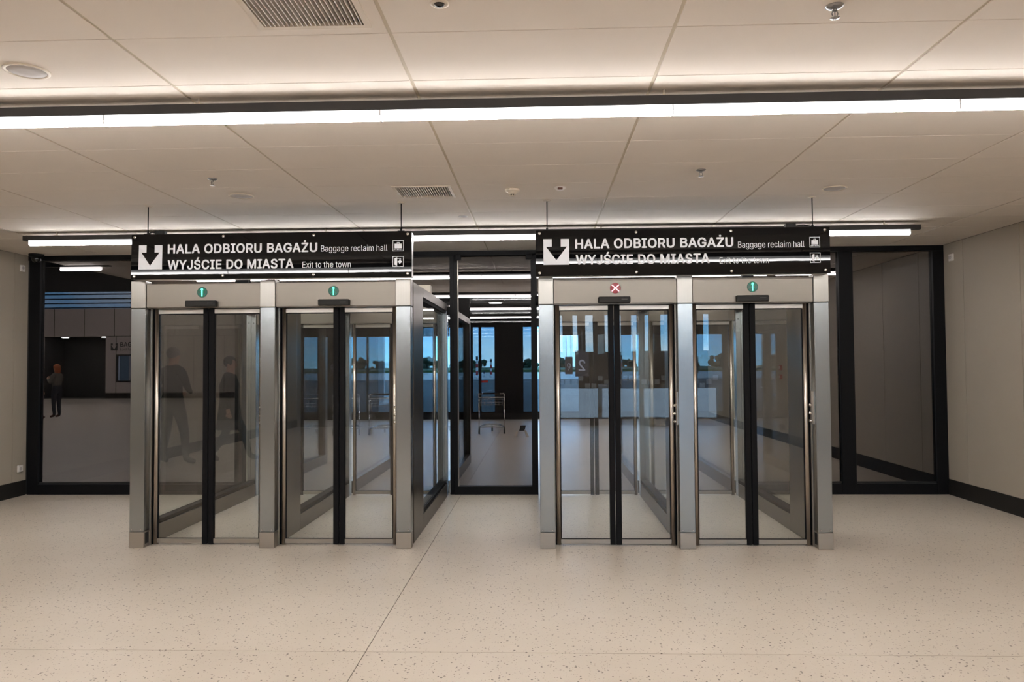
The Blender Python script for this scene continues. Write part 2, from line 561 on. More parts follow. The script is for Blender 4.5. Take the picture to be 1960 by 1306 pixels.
# ------------------------------------------------------------------ walls
def wall_panels(w, x_in, sgn, y_from, y_to, joints, z1, mat='wall'):
    """cladding panels standing 12 mm proud of the wall, open joints between"""
    ys = [y_from] + [j for j in joints if y_from < j < y_to] + [y_to]
    for a, b in zip(ys[:-1], ys[1:]):
        bm = BM()
        box(bm, x_in, x_in + sgn * 0.014, a + 0.004, b - 0.004, 0.185, z1, bev=0.0015)
        put('panel', bm, mat, w)

wr = pbox('wall_right', 'wall_gap', None, XR + 0.0142, XR + 0.3, YB, YF, 0, 3.2, kind='structure')
jr = [6.87 + 1.04 * k for k in range(-13, 16)]
jr = [j for j in jr if not (-3.6 < j < -2.4)]
wall_panels(wr, XR, 1, YB, -3.5, jr, H)
wall_panels(wr, XR, 1, -2.5, P - 0.02, jr, H)
wall_panels(wr, XR, 1, P + 0.02, YF, jr, H)
pbox('panel', 'wall', wr, XR, XR + 0.014, -3.498, -2.502, 2.29, H)
wl = pbox('wall_left', 'wall_gap', None, XL - 0.0142, XL - 0.3, YB, P + 0.05, 0, 3.2, kind='structure')
jl = [9.12 - 1.04 * k for k in range(0, 16)]
wall_panels(wl, XL, -1, YB, P - 0.02, sorted(jl), H)
pbox('baseboard_right', 'base', None, XR - 0.004, XR + 0.0138, YB, YF, 0.0, 0.185, kind='structure')
pbox('baseboard_left', 'base', None, XL + 0.004, XL - 0.0138, YB, P - 0.03, 0.0, 0.185, kind='structure')

# door in the right-hand wall, behind the camera (seen mirrored in the glass)
dr = pbox('door_2', 'wall', None, XR + 0.003, XR + 0.0145, -3.49, -2.51, 0.01, 2.28, kind='structure')
bm = BM(); cyl(bm, (XR - 0.05, -3.40, 1.05), (XR - 0.05, -3.27, 1.05), 0.01); cyl(bm, (XR - 0.05, -3.39, 1.05), (XR + 0.003, -3.39, 1.05), 0.009)
put('door_handle', bm, 'alu', dr)

# glazed wall behind the camera
XE, XW = XL, 0.45
wb = BM()
for a, b, c, d in [(XL, XR, 2.88, 3.2), (XL, XR, 0.95, 1.92), (XL, XR, 0.0, 0.20), (XL, XW, 1.92, 2.88), (XL, XW, 0.20, 0.95)]:
    box(wb, a, b, YB - 0.15, YB, c, d)
strips = []
x = XW
pat = [0.16, 0.12, 0.20, 0.42]
gap = [0.26, 0.20, 0.30]
k = 0
while x < XR - 0.2:
    w_ = pat[k % len(pat)]
    strips.append((x, min(x + w_, XR - 0.1)))
    x += w_ + gap[k % 3]; k += 1
px = XW
for a, b in strips:
    if a > px:
        box(wb, px, a, YB - 0.15, YB, 1.92, 2.88)
    px = b
box(wb, px, XR, YB - 0.15, YB, 1.92, 2.88)
for q in [XW + 1.1, XW + 2.2, XW + 3.3]:
    box(wb, q - 0.05, q + 0.05, YB - 0.15, YB, 0.20, 0.95)
box(wb, XR - 0.3, XR, YB - 0.15, YB, 0.20, 0.95)
wbo = put('wall_rear', wb, 'wall_rear', None, kind='structure')
rs = random.Random(3)
for k_ in range(25):
    xx = XW + 0.05 + k_ * 0.165
    zz = 0.96 + rs.choice([0.0, 0.10, 0.10, 0.2])
    pbox('marker_square', 'frost', wbo, xx, xx + 0.125, YB, YB + 0.004, zz, zz + 0.125)
pbox('clerestory_glass', 'glass_clear', wbo, XW, XR, YB - 0.09, YB - 0.08, 1.92, 2.88)
pbox('lower_glass', 'glass_clear', wbo, XW, XR, YB - 0.09, YB - 0.08, 0.20, 0.95)

# ------------------------------------------------------------------ glazed black partition
wp = BM()
box(wp, XL, -1.10, P - 0.03, P + 0.07, 2.925, H)
box(wp, -1.006, XR, P - 0.03, P + 0.07, 2.925, H)
part = put('wall_partition', wp, 'black', None, kind='structure')
for (a, b) in [(-6.405, -6.265), (-3.78, -3.62), (-1.105, -1.055), (2.47, 2.60), (3.617, 3.785), (4.735, 4.872)]:
    pbox('mullion', 'black', part, a, b, P - 0.03, P + 0.07, 0.0, 2.925, bev=0.003)
for (a, b) in [(-6.265, -3.78), (2.60, 3.617), (3.785, 4.735)]:
    pbox('bottom_rail', 'black', part, a, b, P - 0.03, P + 0.07, 0.0, 0.125)
    pbox('glazing_bead', 'black_matte', part, a, b, P + 0.0, P + 0.03, 0.125, 0.15)
    pbox('pane', 'glass_part', part, a, b, P + 0.008, P + 0.018, 0.15, 2.925)
for (a, b) in [(-3.62, -1.105), (-0.03, 2.47)]:
    pbox('transom', 'black', part, a, b, P - 0.03, P + 0.07, 2.325, 2.365)
    pbox('pane', 'glass_part', part, a, b, P + 0.008, P + 0.018, 2.365, 2.925)
pbox('bracket', 'black', part, -1.30, -1.10, P - 0.03, P + 0.04, 2.20, 2.30)
# centre bay: glazed door with its own frame and two closers
d1 = BM()
box(d1, -1.055, -1.006, P - 0.035, P + 0.065, 0.0, 2.94)
box(d1, -0.106, -0.030, P - 0.035, P + 0.065, 0.0, 2.94)
box(d1, -1.105, -0.030, P - 0.035, P + 0.065, 2.925, H)
box(d1, -1.006, -0.106, P - 0.035, P + 0.065, 0.0, 0.100)
door1 = put('door_1', d1, 'black', None, kind='structure')
pbox('pane', 'glass_part', door1, -1.006, -0.106, P + 0.008, P + 0.018, 0.10, 2.925)
pbox('door_edge', 'panel', door1, -1.008, -0.999, P - 0.037, P - 0.002, 0.10, 2.88)
pbox('door_closer', 'black', door1, -1.03, -0.958, P - 0.09, P - 0.035, 2.865, 2.935, bev=0.006)
pbox('door_closer', 'black', door1, -0.165, -0.09, P - 0.09, P - 0.035, 2.865, 2.935, bev=0.006)
bm = BM(); cyl(bm, (-0.03, P - 0.05, 2.30), (-0.03, P - 0.05, 2.42), 0.02)
put('hinge', bm, 'black', door1)

# ------------------------------------------------------------------ linear lamps under the ceiling
def light_bar(y, segs, x0, x1, label, z=H - 0.036, hang=True, dz=0.0):
    t = thing('linear_light', ((x0 + x1) / 2, y, z), label, 'ceiling light', 'linear lamps in rows under the ceiling')
    bm = BM()
    box(bm, x0, x1, y - 0.030, y + 0.030, z - 0.050, z, bev=0.002)
    put('channel', bm, 'channel', t)
    for a, b in segs:
        bm = BM()
        a2, b2 = a + 0.003, b - 0.003
        pts = [(0.026, -0.050), (0.027, -0.078), (0.020, -0.095), (0.0, -0.101), (-0.020, -0.095), (-0.027, -0.078), (-0.026, -0.050)]
        A = [bm.verts.new((a2, y + p, z + q)) for p, q in pts]
        B_ = [bm.verts.new((b2, y + p, z + q)) for p, q in pts]
        bm.faces.new(A); bm.faces.new(B_[::-1])
        for i_ in range(len(pts)):
            j_ = (i_ + 1) % len(pts)
            bm.faces.new((A[i_], A[j_], B_[j_], B_[i_]))
        put('lamp_tube', bm, 'tube', t)
    for a, b in segs[:-1]:
        pbox('joint_clip', 'greylens', t, b - 0.003, b + 0.003, y - 0.0275, y + 0.0275, z - 0.099, z - 0.05)
    if hang:
        n = max(2, int((x1 - x0) / 2.4) + 1)
        for q in range(n):
            xx = -1.785 + 2.435 * (q - n // 2 + 1) if dz else x0 + 0.35 + (x1 - x0 - 0.7) * q / (n - 1)
            if not (x0 < xx < x1):
                continue
            bm = BM(); cyl(bm, (xx, y, z), (xx, y, z + 0.036), 0.008, n=8); box(bm, xx - 0.03, xx + 0.03, y - 0.014, y + 0.014, z, z + 0.006)
            put('hanger', bm, 'cream', t)
    return t

def segs(xs_):
    return list(zip(xs_[:-1], xs_[1:]))
J1 = [XL + 0.05, -5.2, -3.74, -2.28, -0.82, 0.69, 2.13, 3.59, XR - 0.05]
light_bar(3.93, segs(J1), XL + 0.02, XR - 0.02, 'long linear lamp in a black channel, nearest row across the top of the picture', dz=1)
J2 = [-5.30, -3.80, -2.31, -0.82, 0.68, 2.19, 3.70]
light_bar(7.75, segs(J2), -5.36, 3.80, 'linear lamp in a black channel passing behind the two black signs')
J3 = [-4.55, -3.90]
t3 = light_bar(11.2, [(-5.1, -4.05), (-3.85, -2.35), (-2.35, -0.85), (-0.85, 0.62), (0.62, 2.12), (2.12, 3.30), (3.42, 4.3)], -5.2, 4.4,
               'linear lamp beyond the glass partition, first row of the hall behind')
light_bar(14.3, segs([-5.2, -3.7, -2.2, -0.45, 1.0, 2.5, 4.0]), -5.3, 4.1, 'linear lamp beyond the glass partition, second row of the hall behind')
light_bar(17.5, segs([-5.2, -3.7, -2.2, -0.25, 1.0, 2.5, 4.0]), -5.3, 4.1, 'linear lamp beyond the glass partition, third row of the hall behind')
light_bar(20.7, segs([-5.2, -3.7, -2.2, -0.1, 1.0, 2.5, 4.0]), -5.3, 4.1, 'linear lamp beyond the glass partition, farthest row near the facade')
for yy, nm in [(0.1, 'just overhead behind the photographer'), (-3.7, 'near the rear glazed wall')]:
    light_bar(yy, segs(J1), XL + 0.02, XR - 0.02, 'linear lamp in a black channel, ' + nm)
light_bar(10.3, [(-6.60, -6.03)], -7.2, -5.9, 'short lamp seen through the left partition pane', z=H + 0.03, hang=False)

# ------------------------------------------------------------------ exit corridors
def door_set(root, xl, xr, y, z1=2.095, pane='glass_door'):
    c = (xl + xr) / 2
    for s in (-1, 1):
        xe = xl if s < 0 else xr
        tx = xe - s * 0.037
        g0, g1 = xe - s * 0.058, c + s * 0.051
        leaf = pbox('door_leaf', pane, root, g0, g1, y - 0.005, y + 0.005, 0.052, z1 - 0.042)
        a, b = sorted((xe - s * 0.052, c + s * 0.050))
        pbox('top_rail', 'rail', leaf, a, b, y - 0.017, y + 0.017, z1 - 0.042, z1 - 0.004, bev=0.002)
        pbox('bottom_rail', 'rail', leaf, a, b, y - 0.017, y + 0.017, 0.014, 0.052, bev=0.002)
        bm = BM()
        a, b = sorted((c + s * 0.003, c + s * 0.051))
        box(bm, a, b, y - 0.022, y + 0.022, 0.006, z1 + 0.004, bev=0.004)
        put('edge_seal', bm, 'rubber', leaf)
        bm = BM(); cyl(bm, (tx, y, 0.004), (tx, y, z1), 0.0195, n=24)
        put('pivot_tube', bm, 'tube_steel', leaf)
        bm = BM()
        a, b = sorted((xe - s * 0.0505, xe - s * 0.0600))
        box(bm, a, b, y - 0.010, y + 0.010, 0.03, z1 - 0.01)
        a, b = sorted((g0, g1))
        box(bm, a, b, y - 0.009, y + 0.009, z1 - 0.050, z1 - 0.041)
        box(bm, a, b, y - 0.009, y + 0.009, 0.0515, 0.056)
        put('gasket', bm, 'rubber', leaf)

def corridor(posts, label, signals, open_left=False, name='exit_corridor'):
    x00, x11 = posts[0][0], posts[-1][1]
    root = thing(name, ((x00 + x11) / 2, F, 0), label, 'exit corridor', 'glazed one way exit corridors')
    for i_, (a, b) in enumerate(posts):
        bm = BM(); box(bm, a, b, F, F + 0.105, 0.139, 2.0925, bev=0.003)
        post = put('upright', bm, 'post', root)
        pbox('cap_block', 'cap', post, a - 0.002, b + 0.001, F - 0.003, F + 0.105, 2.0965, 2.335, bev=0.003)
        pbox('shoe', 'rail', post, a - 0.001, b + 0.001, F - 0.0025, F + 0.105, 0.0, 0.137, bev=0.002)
        for sx in (a + 0.022, b - 0.022):
            bm = BM(); cyl(bm, (sx, F + 0.001, 0.158), (sx, F - 0.0035, 0.158), 0.006, 0.004, n=10)
            put('screw', bm, 'chrome', post)
        last = len(posts) - 1
        for s in (-1, 1):
            if (s < 0 and i_ == 0) or (s > 0 and i_ == last):
                continue
            xe = b if s > 0 else a
            pbox('jamb', 'rail', root, xe - s * 0.016, xe + s * 0.006, F + 0.107, F + 0.125, 0.0, 2.095)
            pbox('jamb_seal', 'rubber', root, xe - s * 0.004, xe + s * 0.020, F + 0.150, F + 0.190, 0.0, 2.095)
            if i_ != 1:
                bm = BM(); box(bm, xe - s * 0.001, xe + s * 0.0012, F + 0.022, F + 0.085, 0.030, 0.128)
                put('cable_port', bm, 'black_matte', post)
        # side wall behind this upright: steel front panel, rails, glass, rear post
        m0, m1 = a + 0.006, b - 0.006
        xc = (a + b) / 2
        outer = i_ in (0, last)
        yp = 7.36 if (i_ > 0 or not open_left) else F + 0.235
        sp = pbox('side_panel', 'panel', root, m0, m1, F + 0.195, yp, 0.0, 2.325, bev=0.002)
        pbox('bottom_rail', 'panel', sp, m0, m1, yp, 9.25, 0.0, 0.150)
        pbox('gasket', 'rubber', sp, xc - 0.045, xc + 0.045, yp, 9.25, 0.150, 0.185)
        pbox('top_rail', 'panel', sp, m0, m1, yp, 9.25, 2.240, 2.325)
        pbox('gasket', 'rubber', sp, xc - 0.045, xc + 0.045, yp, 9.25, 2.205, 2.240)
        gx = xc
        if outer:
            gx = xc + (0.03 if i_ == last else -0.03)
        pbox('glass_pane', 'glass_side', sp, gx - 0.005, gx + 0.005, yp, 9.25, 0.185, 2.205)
        for a_, b_ in ((m0, xc - 0.0015), (xc + 0.0015, m1)):
            rp = pbox('rear_post', 'post', root, a_, b_, 9.25, 9.36, 0.0, 2.25, bev=0.001)
            for zz in (2.22, 2.11):
                bm = BM(); xx = (a_ + b_) / 2
                cyl(bm, (xx, 9.25, zz), (xx, 9.247, zz), 0.006, n=8)
                put('screw', bm, 'black_matte', rp)
        # section beyond the partition
        bp = pbox('rear_side_pane', 'glass_side', root, xc - 0.005, xc + 0.005, 9.48, 12.30, 0.150, 2.240)
        pbox('bottom_rail', 'panel', bp, m0, m1, 9.48, 12.30, 0.0, 0.150)
        pbox('top_rail', 'panel', bp, m0, m1, 9.48, 12.30, 2.240, 2.325)
        pbox('end_post', 'panel', root, m0, m1, 12.30, 12.42, 0.0, 2.325, bev=0.002)
    for i_ in range(len(posts) - 1):
        xl, xr = posts[i_][1], posts[i_ + 1][0]
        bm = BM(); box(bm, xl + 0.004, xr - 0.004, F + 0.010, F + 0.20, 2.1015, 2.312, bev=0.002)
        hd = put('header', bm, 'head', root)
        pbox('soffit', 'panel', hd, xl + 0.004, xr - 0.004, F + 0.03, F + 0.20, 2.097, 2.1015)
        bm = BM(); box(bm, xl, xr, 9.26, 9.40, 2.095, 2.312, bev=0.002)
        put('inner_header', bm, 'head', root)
        pbox('rear_header', 'black', root, xl, xr, 12.30, 12.42, 2.05, 2.30)
        door_set(root, xl, xr, 6.755)
        door_set(root, xl, xr, 9.33, 2.09, 'glass_mid')
        # signal lens with its lit symbol
        c = (xl + xr) / 2 - 0.008
        sx, state = signals[i_]
        z = 2.232
        bm = BM(); lathe(bm, (sx, F + 0.010, z), [(0.046, 0.0), (0.046, -0.004), (0.0425, -0.006), (0.0425, -0.003)], 28, 'y')
        sg = put('signal_light', bm, 'green_lens' if state == 'go' else 'red_lens', root,
                 label='round green signal with arrow' if state == 'go' else 'round red signal with cross')
        y0, y1 = F + 0.0025, F + 0.0015
        bm = BM()
        if state == 'go':
            box(bm, sx - 0.0055, sx + 0.0055, y1, y0, z - 0.036, z + 0.026)
            prism(bm, [(sx - 0.013, z + 0.021), (sx - 0.006, z + 0.036), (sx + 0.006, z + 0.036), (sx + 0.013, z + 0.021)], y1, y0)
            put('arrow', bm, 'green_glow', sg)
            bm = BM()
            for s in (-1, 1):
                prism(bm, [(sx + s * 0.008 - 0.002, z - 0.004), (sx + s * 0.008 + 0.002, z - 0.004), (sx + s * 0.028 + 0.002, z - 0.024), (sx + s * 0.028 - 0.002, z - 0.024)], y1, y0)
                prism(bm, [(sx + s * 0.008 - 0.002, z + 0.006), (sx + s * 0.008 + 0.002, z + 0.006), (sx + s * 0.028 + 0.002, z + 0.024), (sx + s * 0.028 - 0.002, z + 0.024)], y1, y0)
            put('dim_cross', bm, 'green_dim', sg)  # cross beside the lit arrow, given a faint glow of its own
        else:
            for s in (-1, 1):
                w = 0.0055
                prism(bm, [(sx - s * 0.031 - w, z - 0.027), (sx - s * 0.027, z - 0.031), (sx + s * 0.031 + w, z + 0.027), (sx + s * 0.027, z + 0.031)]
                      if s > 0 else [(sx + 0.027, z - 0.031), (sx + 0.031 + w, z - 0.027), (sx - 0.027, z + 0.031), (sx - 0.031 - w, z + 0.027)], y1 - 0.0004 * s, y0)
            put('cross', bm, 'red_glow', sg)
        # black motion sensor
        bm = BM(); box(bm, c - 0.137, c + 0.137, F - 0.035, F + 0.011, 2.103, 2.157, bev=0.007)
        se = put('motion_sensor', bm, 'black_matte', root)
        pbox('status_line', 'dim', se, c + 0.06, c + 0.11, F - 0.0365, F - 0.034, 2.131, 2.134)
        # emergency handle strip on the inner face of the right-hand upright
        bm = BM(); box(bm, xr - 0.010, xr + 0.001, F + 0.030, F + 0.085, 1.05, 1.335, bev=0.003)
        hp = put('handle_plate', bm, 'alu', root)
        for zz in (1.215, 1.145, 1.078):
            bm = BM(); cyl(bm, (xr - 0.008, F + 0.07, zz), (xr - 0.030, F + 0.07, zz), 0.013, 0.012, n=14)
            cyl(bm, (xr - 0.030, F + 0.07, zz), (xr - 0.034, F + 0.07, zz), 0.012, 0.007, n=14)
            put('knob', bm, 'chrome', hp)
    return root

PL = [(-3.597, -3.469), (-2.445, -2.314), (-1.250, -1.121)]
PR = [(-0.008, 0.119), (1.183, 1.312), (2.340, 2.464)]
cl = corridor(PL, 'left steel and glass exit corridor, both lanes showing green arrows', [(-2.966, 'go'), (-1.799, 'go')], open_left=True)
crr = corridor(PR, 'right steel and glass exit corridor, its left lane showing a red cross', [(0.655, 'stop'), (1.826, 'go')])
bm = BM(); lettering(bm, 'OW', -1.50, -1.255, 2.10, 0.125, 12.293, 0.012)
put('lettering', bm, 'dim', cl)
tag(pbox('control_box', 'cream', None, -1.60, -1.33, 9.28, 9.40, 2.3125, 2.56, bev=0.004),
    'small beige box standing on top of the left corridor by the partition', 'box')

# ------------------------------------------------------------------ the two black hanging signs
def sign(x0, x1, zb, zt, tilt, label, T, A, I, B, R, jb):
    yf, yb = 6.49, 6.598
    zc = (zb + zt) / 2
    root = thing('hanging_sign', ((x0 + x1) / 2, yf, zc), label, 'sign', 'black overhead signs')
    rot = Matrix.Translation((0, yf, zc)) @ Matrix.Rotation(-tilt, 4, 'X') @ Matrix.Translation((0, -yf, -zc))
    def tput(nm, bm, mat, par, **kw):
        bmesh.ops.transform(bm, matrix=rot, verts=bm.verts)
        return put(nm, bm, mat, par, **kw)
    bm = BM(); box(bm, x0 + 0.004, x1 - 0.004, yf + 0.006, yb, zb + 0.004, zt - 0.004, bev=0.002)
    tput('casing', bm, 'alu', root)
    bm = BM(); box(bm, x0, x1, yf, yf + 0.006, zb, zt)
    face = tput('face_panel', bm, 'sign', root)
    ys = yf - 0.0012
    for (body, a, b, base, capz, bold) in T:
        bm = BM(); lettering(bm, body, a, b, base, capz, ys, bold)
        tput('lettering', bm, 'white', face)
    # arrow pictogram: white square with a black downward arrow left open
    ax0, ax1, az0, az1, sx0, sx1, shz, hx0, hx1, tipx, tipz = A
    bm = BM()
    prism(bm, [(ax0, az1), (sx0, az1), (sx0, shz), (hx0, shz), (tipx, tipz), (hx1, shz), (sx1, shz), (sx1, az1), (ax1, az1), (ax1, az0), (ax0, az0)], ys, yf + 0.001)
    tput('arrow_pictogram', bm, 'white', face)
    for q, (ix0, ix1, iz0, iz1) in enumerate(I):
        bm = BM(); w = ix1 - ix0; h = iz1 - iz0; t = 0.0045
        box(bm, ix0, ix1, ys, yf + 0.001, iz1 - t, iz1); box(bm, ix0, ix1, ys, yf + 0.001, iz0, iz0 + t)
        box(bm, ix0, ix0 + t, ys, yf + 0.001, iz0 + t, iz1 - t); box(bm, ix1 - t, ix1, ys, yf + 0.001, iz0 + t, iz1 - t)
        X = lambda u: ix0 + u * w
        Z = lambda v: iz0 + v * h
        if q == 0:
            box(bm, X(0.18), X(0.82), ys, yf + 0.001, Z(0.26), Z(0.68))
            for (a, b, c, d) in [(0.38, 0.62, 0.77, 0.82), (0.38, 0.43, 0.68, 0.77), (0.57, 0.62, 0.68, 0.77)]:
                box(bm, X(a), X(b), ys, yf + 0.001, Z(c), Z(d))
            for k_ in range(6):
                u = 0.16 + k_ * 0.136
                cyl(bm, (X(u), ys, Z(0.165)), (X(u), yf + 0.001, Z(0.165)), 0.0045, n=8)
            tput('baggage_pictogram', bm, 'white', face)
        else:
            prism(bm, [(X(0.18), Z(0.80)), (X(0.42), Z(0.90)), (X(0.42), Z(0.10)), (X(0.18), Z(0.20))], ys, yf + 0.001)
            box(bm, X(0.42), X(0.76), ys, yf + 0.001, Z(0.76), Z(0.80)); box(bm, X(0.72), X(0.76), ys, yf + 0.001, Z(0.66), Z(0.76))
            prism(bm, [(X(0.46), Z(0.56)), (X(0.60), Z(0.56)), (X(0.60), Z(0.72)), (X(0.88), Z(0.48)), (X(0.60), Z(0.25)), (X(0.60), Z(0.40)), (X(0.46), Z(0.40))], ys, yf + 0.001)
            tput('exit_pictogram', bm, 'white', face)
    for bx in B:
        for bz in (zt - 0.026, zb + 0.028):
            bm = BM(); lathe(bm, (bx, yf, bz), [(0.0135, 0.0), (0.0135, -0.005), (0.010, -0.009), (0.003, -0.0095)], 16, 'y')
            tput('bolt', bm, 'chrome', root)
    for rx in R:
        bm = BM(); cyl(bm, (rx, 6.55, zt - 0.004), (rx, 6.55, H - 0.004), 0.0045, n=10)
        rd_ = put('rod', bm, 'black', root)
        bm = BM(); lathe(bm, (rx, 6.55, H), [(0.032, 0.0), (0.032, -0.004), (0.028, -0.006), (0.006, -0.007)], 18)
        put('ceiling_plate', bm, 'cream', rd_)
        bm = BM(); box(bm, rx - 0.030, rx + 0.030, 6.535, 6.565, zt + 0.004, zt + 0.012)
        box(bm, rx - 0.030, rx - 0.024, 6.535, 6.565, zt - 0.006, zt + 0.006); box(bm, rx + 0.024, rx + 0.030, 6.535, 6.565, zt - 0.006, zt + 0.006)
        cyl(bm, (rx, 6.55, zt + 0.01), (rx, 6.55, zt + 0.030), 0.009, n=10)
        put('clamp', bm, 'black', rd_)
    jx, jw = jb
    bm = BM(); box(bm, jx, jx + jw, 6.53, 6.585, zt - 0.004, zt + 0.038, bev=0.003)
    put('junction_box', bm, 'black_matte', root)
    bm = BM()
    rx = min(R, key=lambda v: abs(v - jx))
    a = jx if rx < jx else jx + jw
    tubepath(bm, [(a, 6.555, zt + 0.02), ((a + rx) / 2, 6.55, zt + 0.028), (rx, 6.55, zt + 0.012)], 0.006)
    put('cable', bm, 'black_matte', root)
    return root

TL = [('HALA ODBIORU BAGAŻU', -3.215, -1.906, 2.557, 0.082, 0.026), ('WYJŚCIE DO MIASTA', -3.213, -2.110, 2.419, 0.082, 0.026),
      ('Baggage reclaim hall', -1.874, -1.299, 2.561, 0.052, 0.006), ('Exit to the town', -2.033, -1.615, 2.422, 0.052, 0.006)]
TR = [('HALA ODBIORU BAGAŻU', 0.307, 1.637, 2.558, 0.083, 0.026), ('WYJŚCIE DO MIASTA', 0.310, 1.437, 2.422, 0.083, 0.026),
      ('Baggage reclaim hall', 1.676, 2.228, 2.550, 0.052, 0.006), ('Exit to the town', 1.521, 1.930, 2.418, 0.052, 0.006)]
sign(-3.536, -1.090, 2.334, 2.729, 0.029, 'black hanging sign on the left, above the corridor with two green arrows', TL,
     (-3.469, -3.262, 2.422, 2.633, -3.402, -3.330, 2.569, -3.447, -3.286, -3.368, 2.455),
     [(-1.254, -1.159, 2.556, 2.650), (-1.254, -1.159, 2.420, 2.512)],
     [-3.505, -2.727, -1.937, -1.1245], [-3.42, -1.190], (-3.35, 0.085))
sign(-0.030, 2.440, 2.325, 2.719, 0.014, 'black hanging sign on the right, above the corridor with the red cross', TR,
     (0.037, 0.256, 2.423, 2.643, 0.108, 0.184, 2.577, 0.059, 0.236, 0.146, 2.460),
     [(2.271, 2.358, 2.546, 2.634), (2.272, 2.359, 2.415, 2.500)],
     [0.004, 0.822, 1.618, 2.398], [0.070, 2.320], (2.09, 0.085))

# ------------------------------------------------------------------ ceiling fittings
def vent(v, label):
    x0, x1, y0, y1 = v
    t = thing('air_vent', ((x0 + x1) / 2, (y0 + y1) / 2, H), label, 'air vent', 'ceiling air grilles')
    bm = BM(); fw = 0.026
    for (a, b, c, d) in [(x0, x1, y0, y0 + fw), (x0, x1, y1 - fw, y1), (x0, x0 + fw, y0 + fw, y1 - fw), (x1 - fw, x1, y0 + fw, y1 - fw)]:
        box(bm, a, b, c, d, H - 0.005, H + 0.012)
    put('frame', bm, 'cream', t)
    bm = BM()
    box(bm, x0 + 0.02, x1 - 0.02, y0 + 0.02, y1 - 0.02, 3.09, 3.095)
    for (a, b, c, d) in [(x0 + fw, x1 - fw, y0 + 0.02, y0 + fw), (x0 + fw, x1 - fw, y1 - fw, y1 - 0.02), (x0 + 0.02, x0 + fw, y0 + fw, y1 - fw), (x1 - fw, x1 - 0.02, y0 + fw, y1 - fw)]:
        box(bm, a, b, c, d, H + 0.012, 3.09)
    put('plenum', bm, 'duct', t)
    n = 22
    first = None
    for k_ in range(n):
        xx = x0 + fw + (x1 - x0 - 2 * fw) * (k_ + 0.5) / n
        bm = BM(); box(bm, t.location.x - 0.002, t.location.x + 0.002, t.location.y, t.location.y + y1 - y0 - 2 * fw, H - 0.004, H + 0.018)
        if first is None:
            first = put('slat', bm, 'whitep', t); o = first
        else:
            bm.free(); o = first.copy(); COL.objects.link(o)
        o.location = (xx - t.location.x, y0 + fw - t.location.y, 0)
    bm = BM()
    for k_ in range(1, 14):
        yy = y0 + fw + (y1 - y0 - 2 * fw) * k_ / 14
        box(bm, x0 + fw, x1 - fw, yy - 0.001, yy + 0.001, H + 0.022, H + 0.034)
    put('cross_bar', bm, 'cream', t)
    return t
vent(VENTS[0], 'large white air grille at the top edge of the picture')
vent(VENTS[1], 'air grille in the ceiling above the right end of the left sign')

def speaker(x, y, r, label):
    t = thing('ceiling_speaker', (x, y, H), label, 'ceiling speaker', 'round ceiling speakers')
    bm = BM(); lathe(bm, (x, y, H), [(r, 0.0), (r, -0.004), (r * 0.93, -0.007), (r * 0.84, -0.005), (r * 0.84, -0.0005)], 40)
    put('rim', bm, 'cream', t)
    bm = BM(); lathe(bm, (x, y, H), [(r * 0.835, -0.0006), (r * 0.835, -0.004), (r * 0.4, -0.006)], 36)
    put('grille', bm, 'greylens', t)
speaker(-2.427, 3.51, 0.100, 'round ceiling speaker near the upper left corner')
speaker(-2.455, 6.20, 0.100, 'round ceiling speaker above the left sign')
speaker(2.390, 6.24, 0.100, 'round ceiling speaker above the right end of the right sign')

def sprinkler(x, y, label):
    t = thing('sprinkler', (x, y, H), label, 'sprinkler', 'ceiling sprinklers')
    bm = BM(); lathe(bm, (x, y, H), [(0.036, 0.0), (0.036, -0.003), (0.024, -0.009), (0.010, -0.012)], 20)
    put('escutcheon', bm, 'nickel', t)
    bm = BM(); cyl(bm, (x, y, H - 0.010), (x, y, H - 0.022), 0.009, 0.007, n=10)
    for s in (-1, 1):
        tubepath(bm, [(x + s * 0.007, y, H - 0.018), (x + s * 0.012, y, H - 0.032), (x + s * 0.004, y, H - 0.047)], 0.0022, 6)
    cyl(bm, (x, y, H - 0.022), (x, y, H - 0.044), 0.002, n=6)
    put('body', bm, 'nickel', t)
    bm = BM(); lathe(bm, (x, y, H - 0.050), [(0.006, 0.004), (0.019, 0.002), (0.019, 0.0), (0.006, -0.001)], 18)
    put('deflector', bm, 'nickel', t)
sprinkler(-2.445, 5.62, 'chrome sprinkler in the ceiling on the left')
sprinkler(1.182, 5.58, 'chrome sprinkler in the ceiling above the right sign')
sprinkler(1.178, 3.035, 'chrome sprinkler at the top edge, right of centre')

t = thing('smoke_detector', (-0.212, 6.11, H), 'white smoke detector in the ceiling between the two signs', 'smoke detector')
bm = BM(); lathe(bm, (-0.212, 6.11, H), [(0.058, 0.0), (0.058, -0.014), (0.050, -0.020), (0.036, -0.022), (0.032, -0.034), (0.025, -0.038)], 28)
put('base', bm, 'cream', t)
bm = BM()
for k_ in range(8):
    a = k_ * math.pi / 4
    cyl(bm, (-0.212 + 0.024 * math.cos(a), 6.11 + 0.024 * math.sin(a), H - 0.037), (-0.212 + 0.021 * math.cos(a), 6.11 + 0.021 * math.sin(a), H - 0.054), 0.003, n=6)
lathe(bm, (-0.212, 6.11, H - 0.054), [(0.023, 0.002), (0.023, 0.0), (0.008, -0.003)], 20)
put('cage', bm, 'cream', t)
bm = BM(); cyl(bm, (-0.212, 6.11, H - 0.037), (-0.212, 6.11, H - 0.052), 0.015, n=14)
put('chamber', bm, 'black_matte', t)
t = thing('presence_detector', (0.171, 6.06, H), 'small white detector with a dark lens right of the smoke detector', 'detector')
bm = BM(); lathe(bm, (0.171, 6.06, H), [(0.044, 0.0), (0.042, -0.012), (0.026, -0.022), (0.010, -0.024)], 24)
put('housing', bm, 'whitep', t)
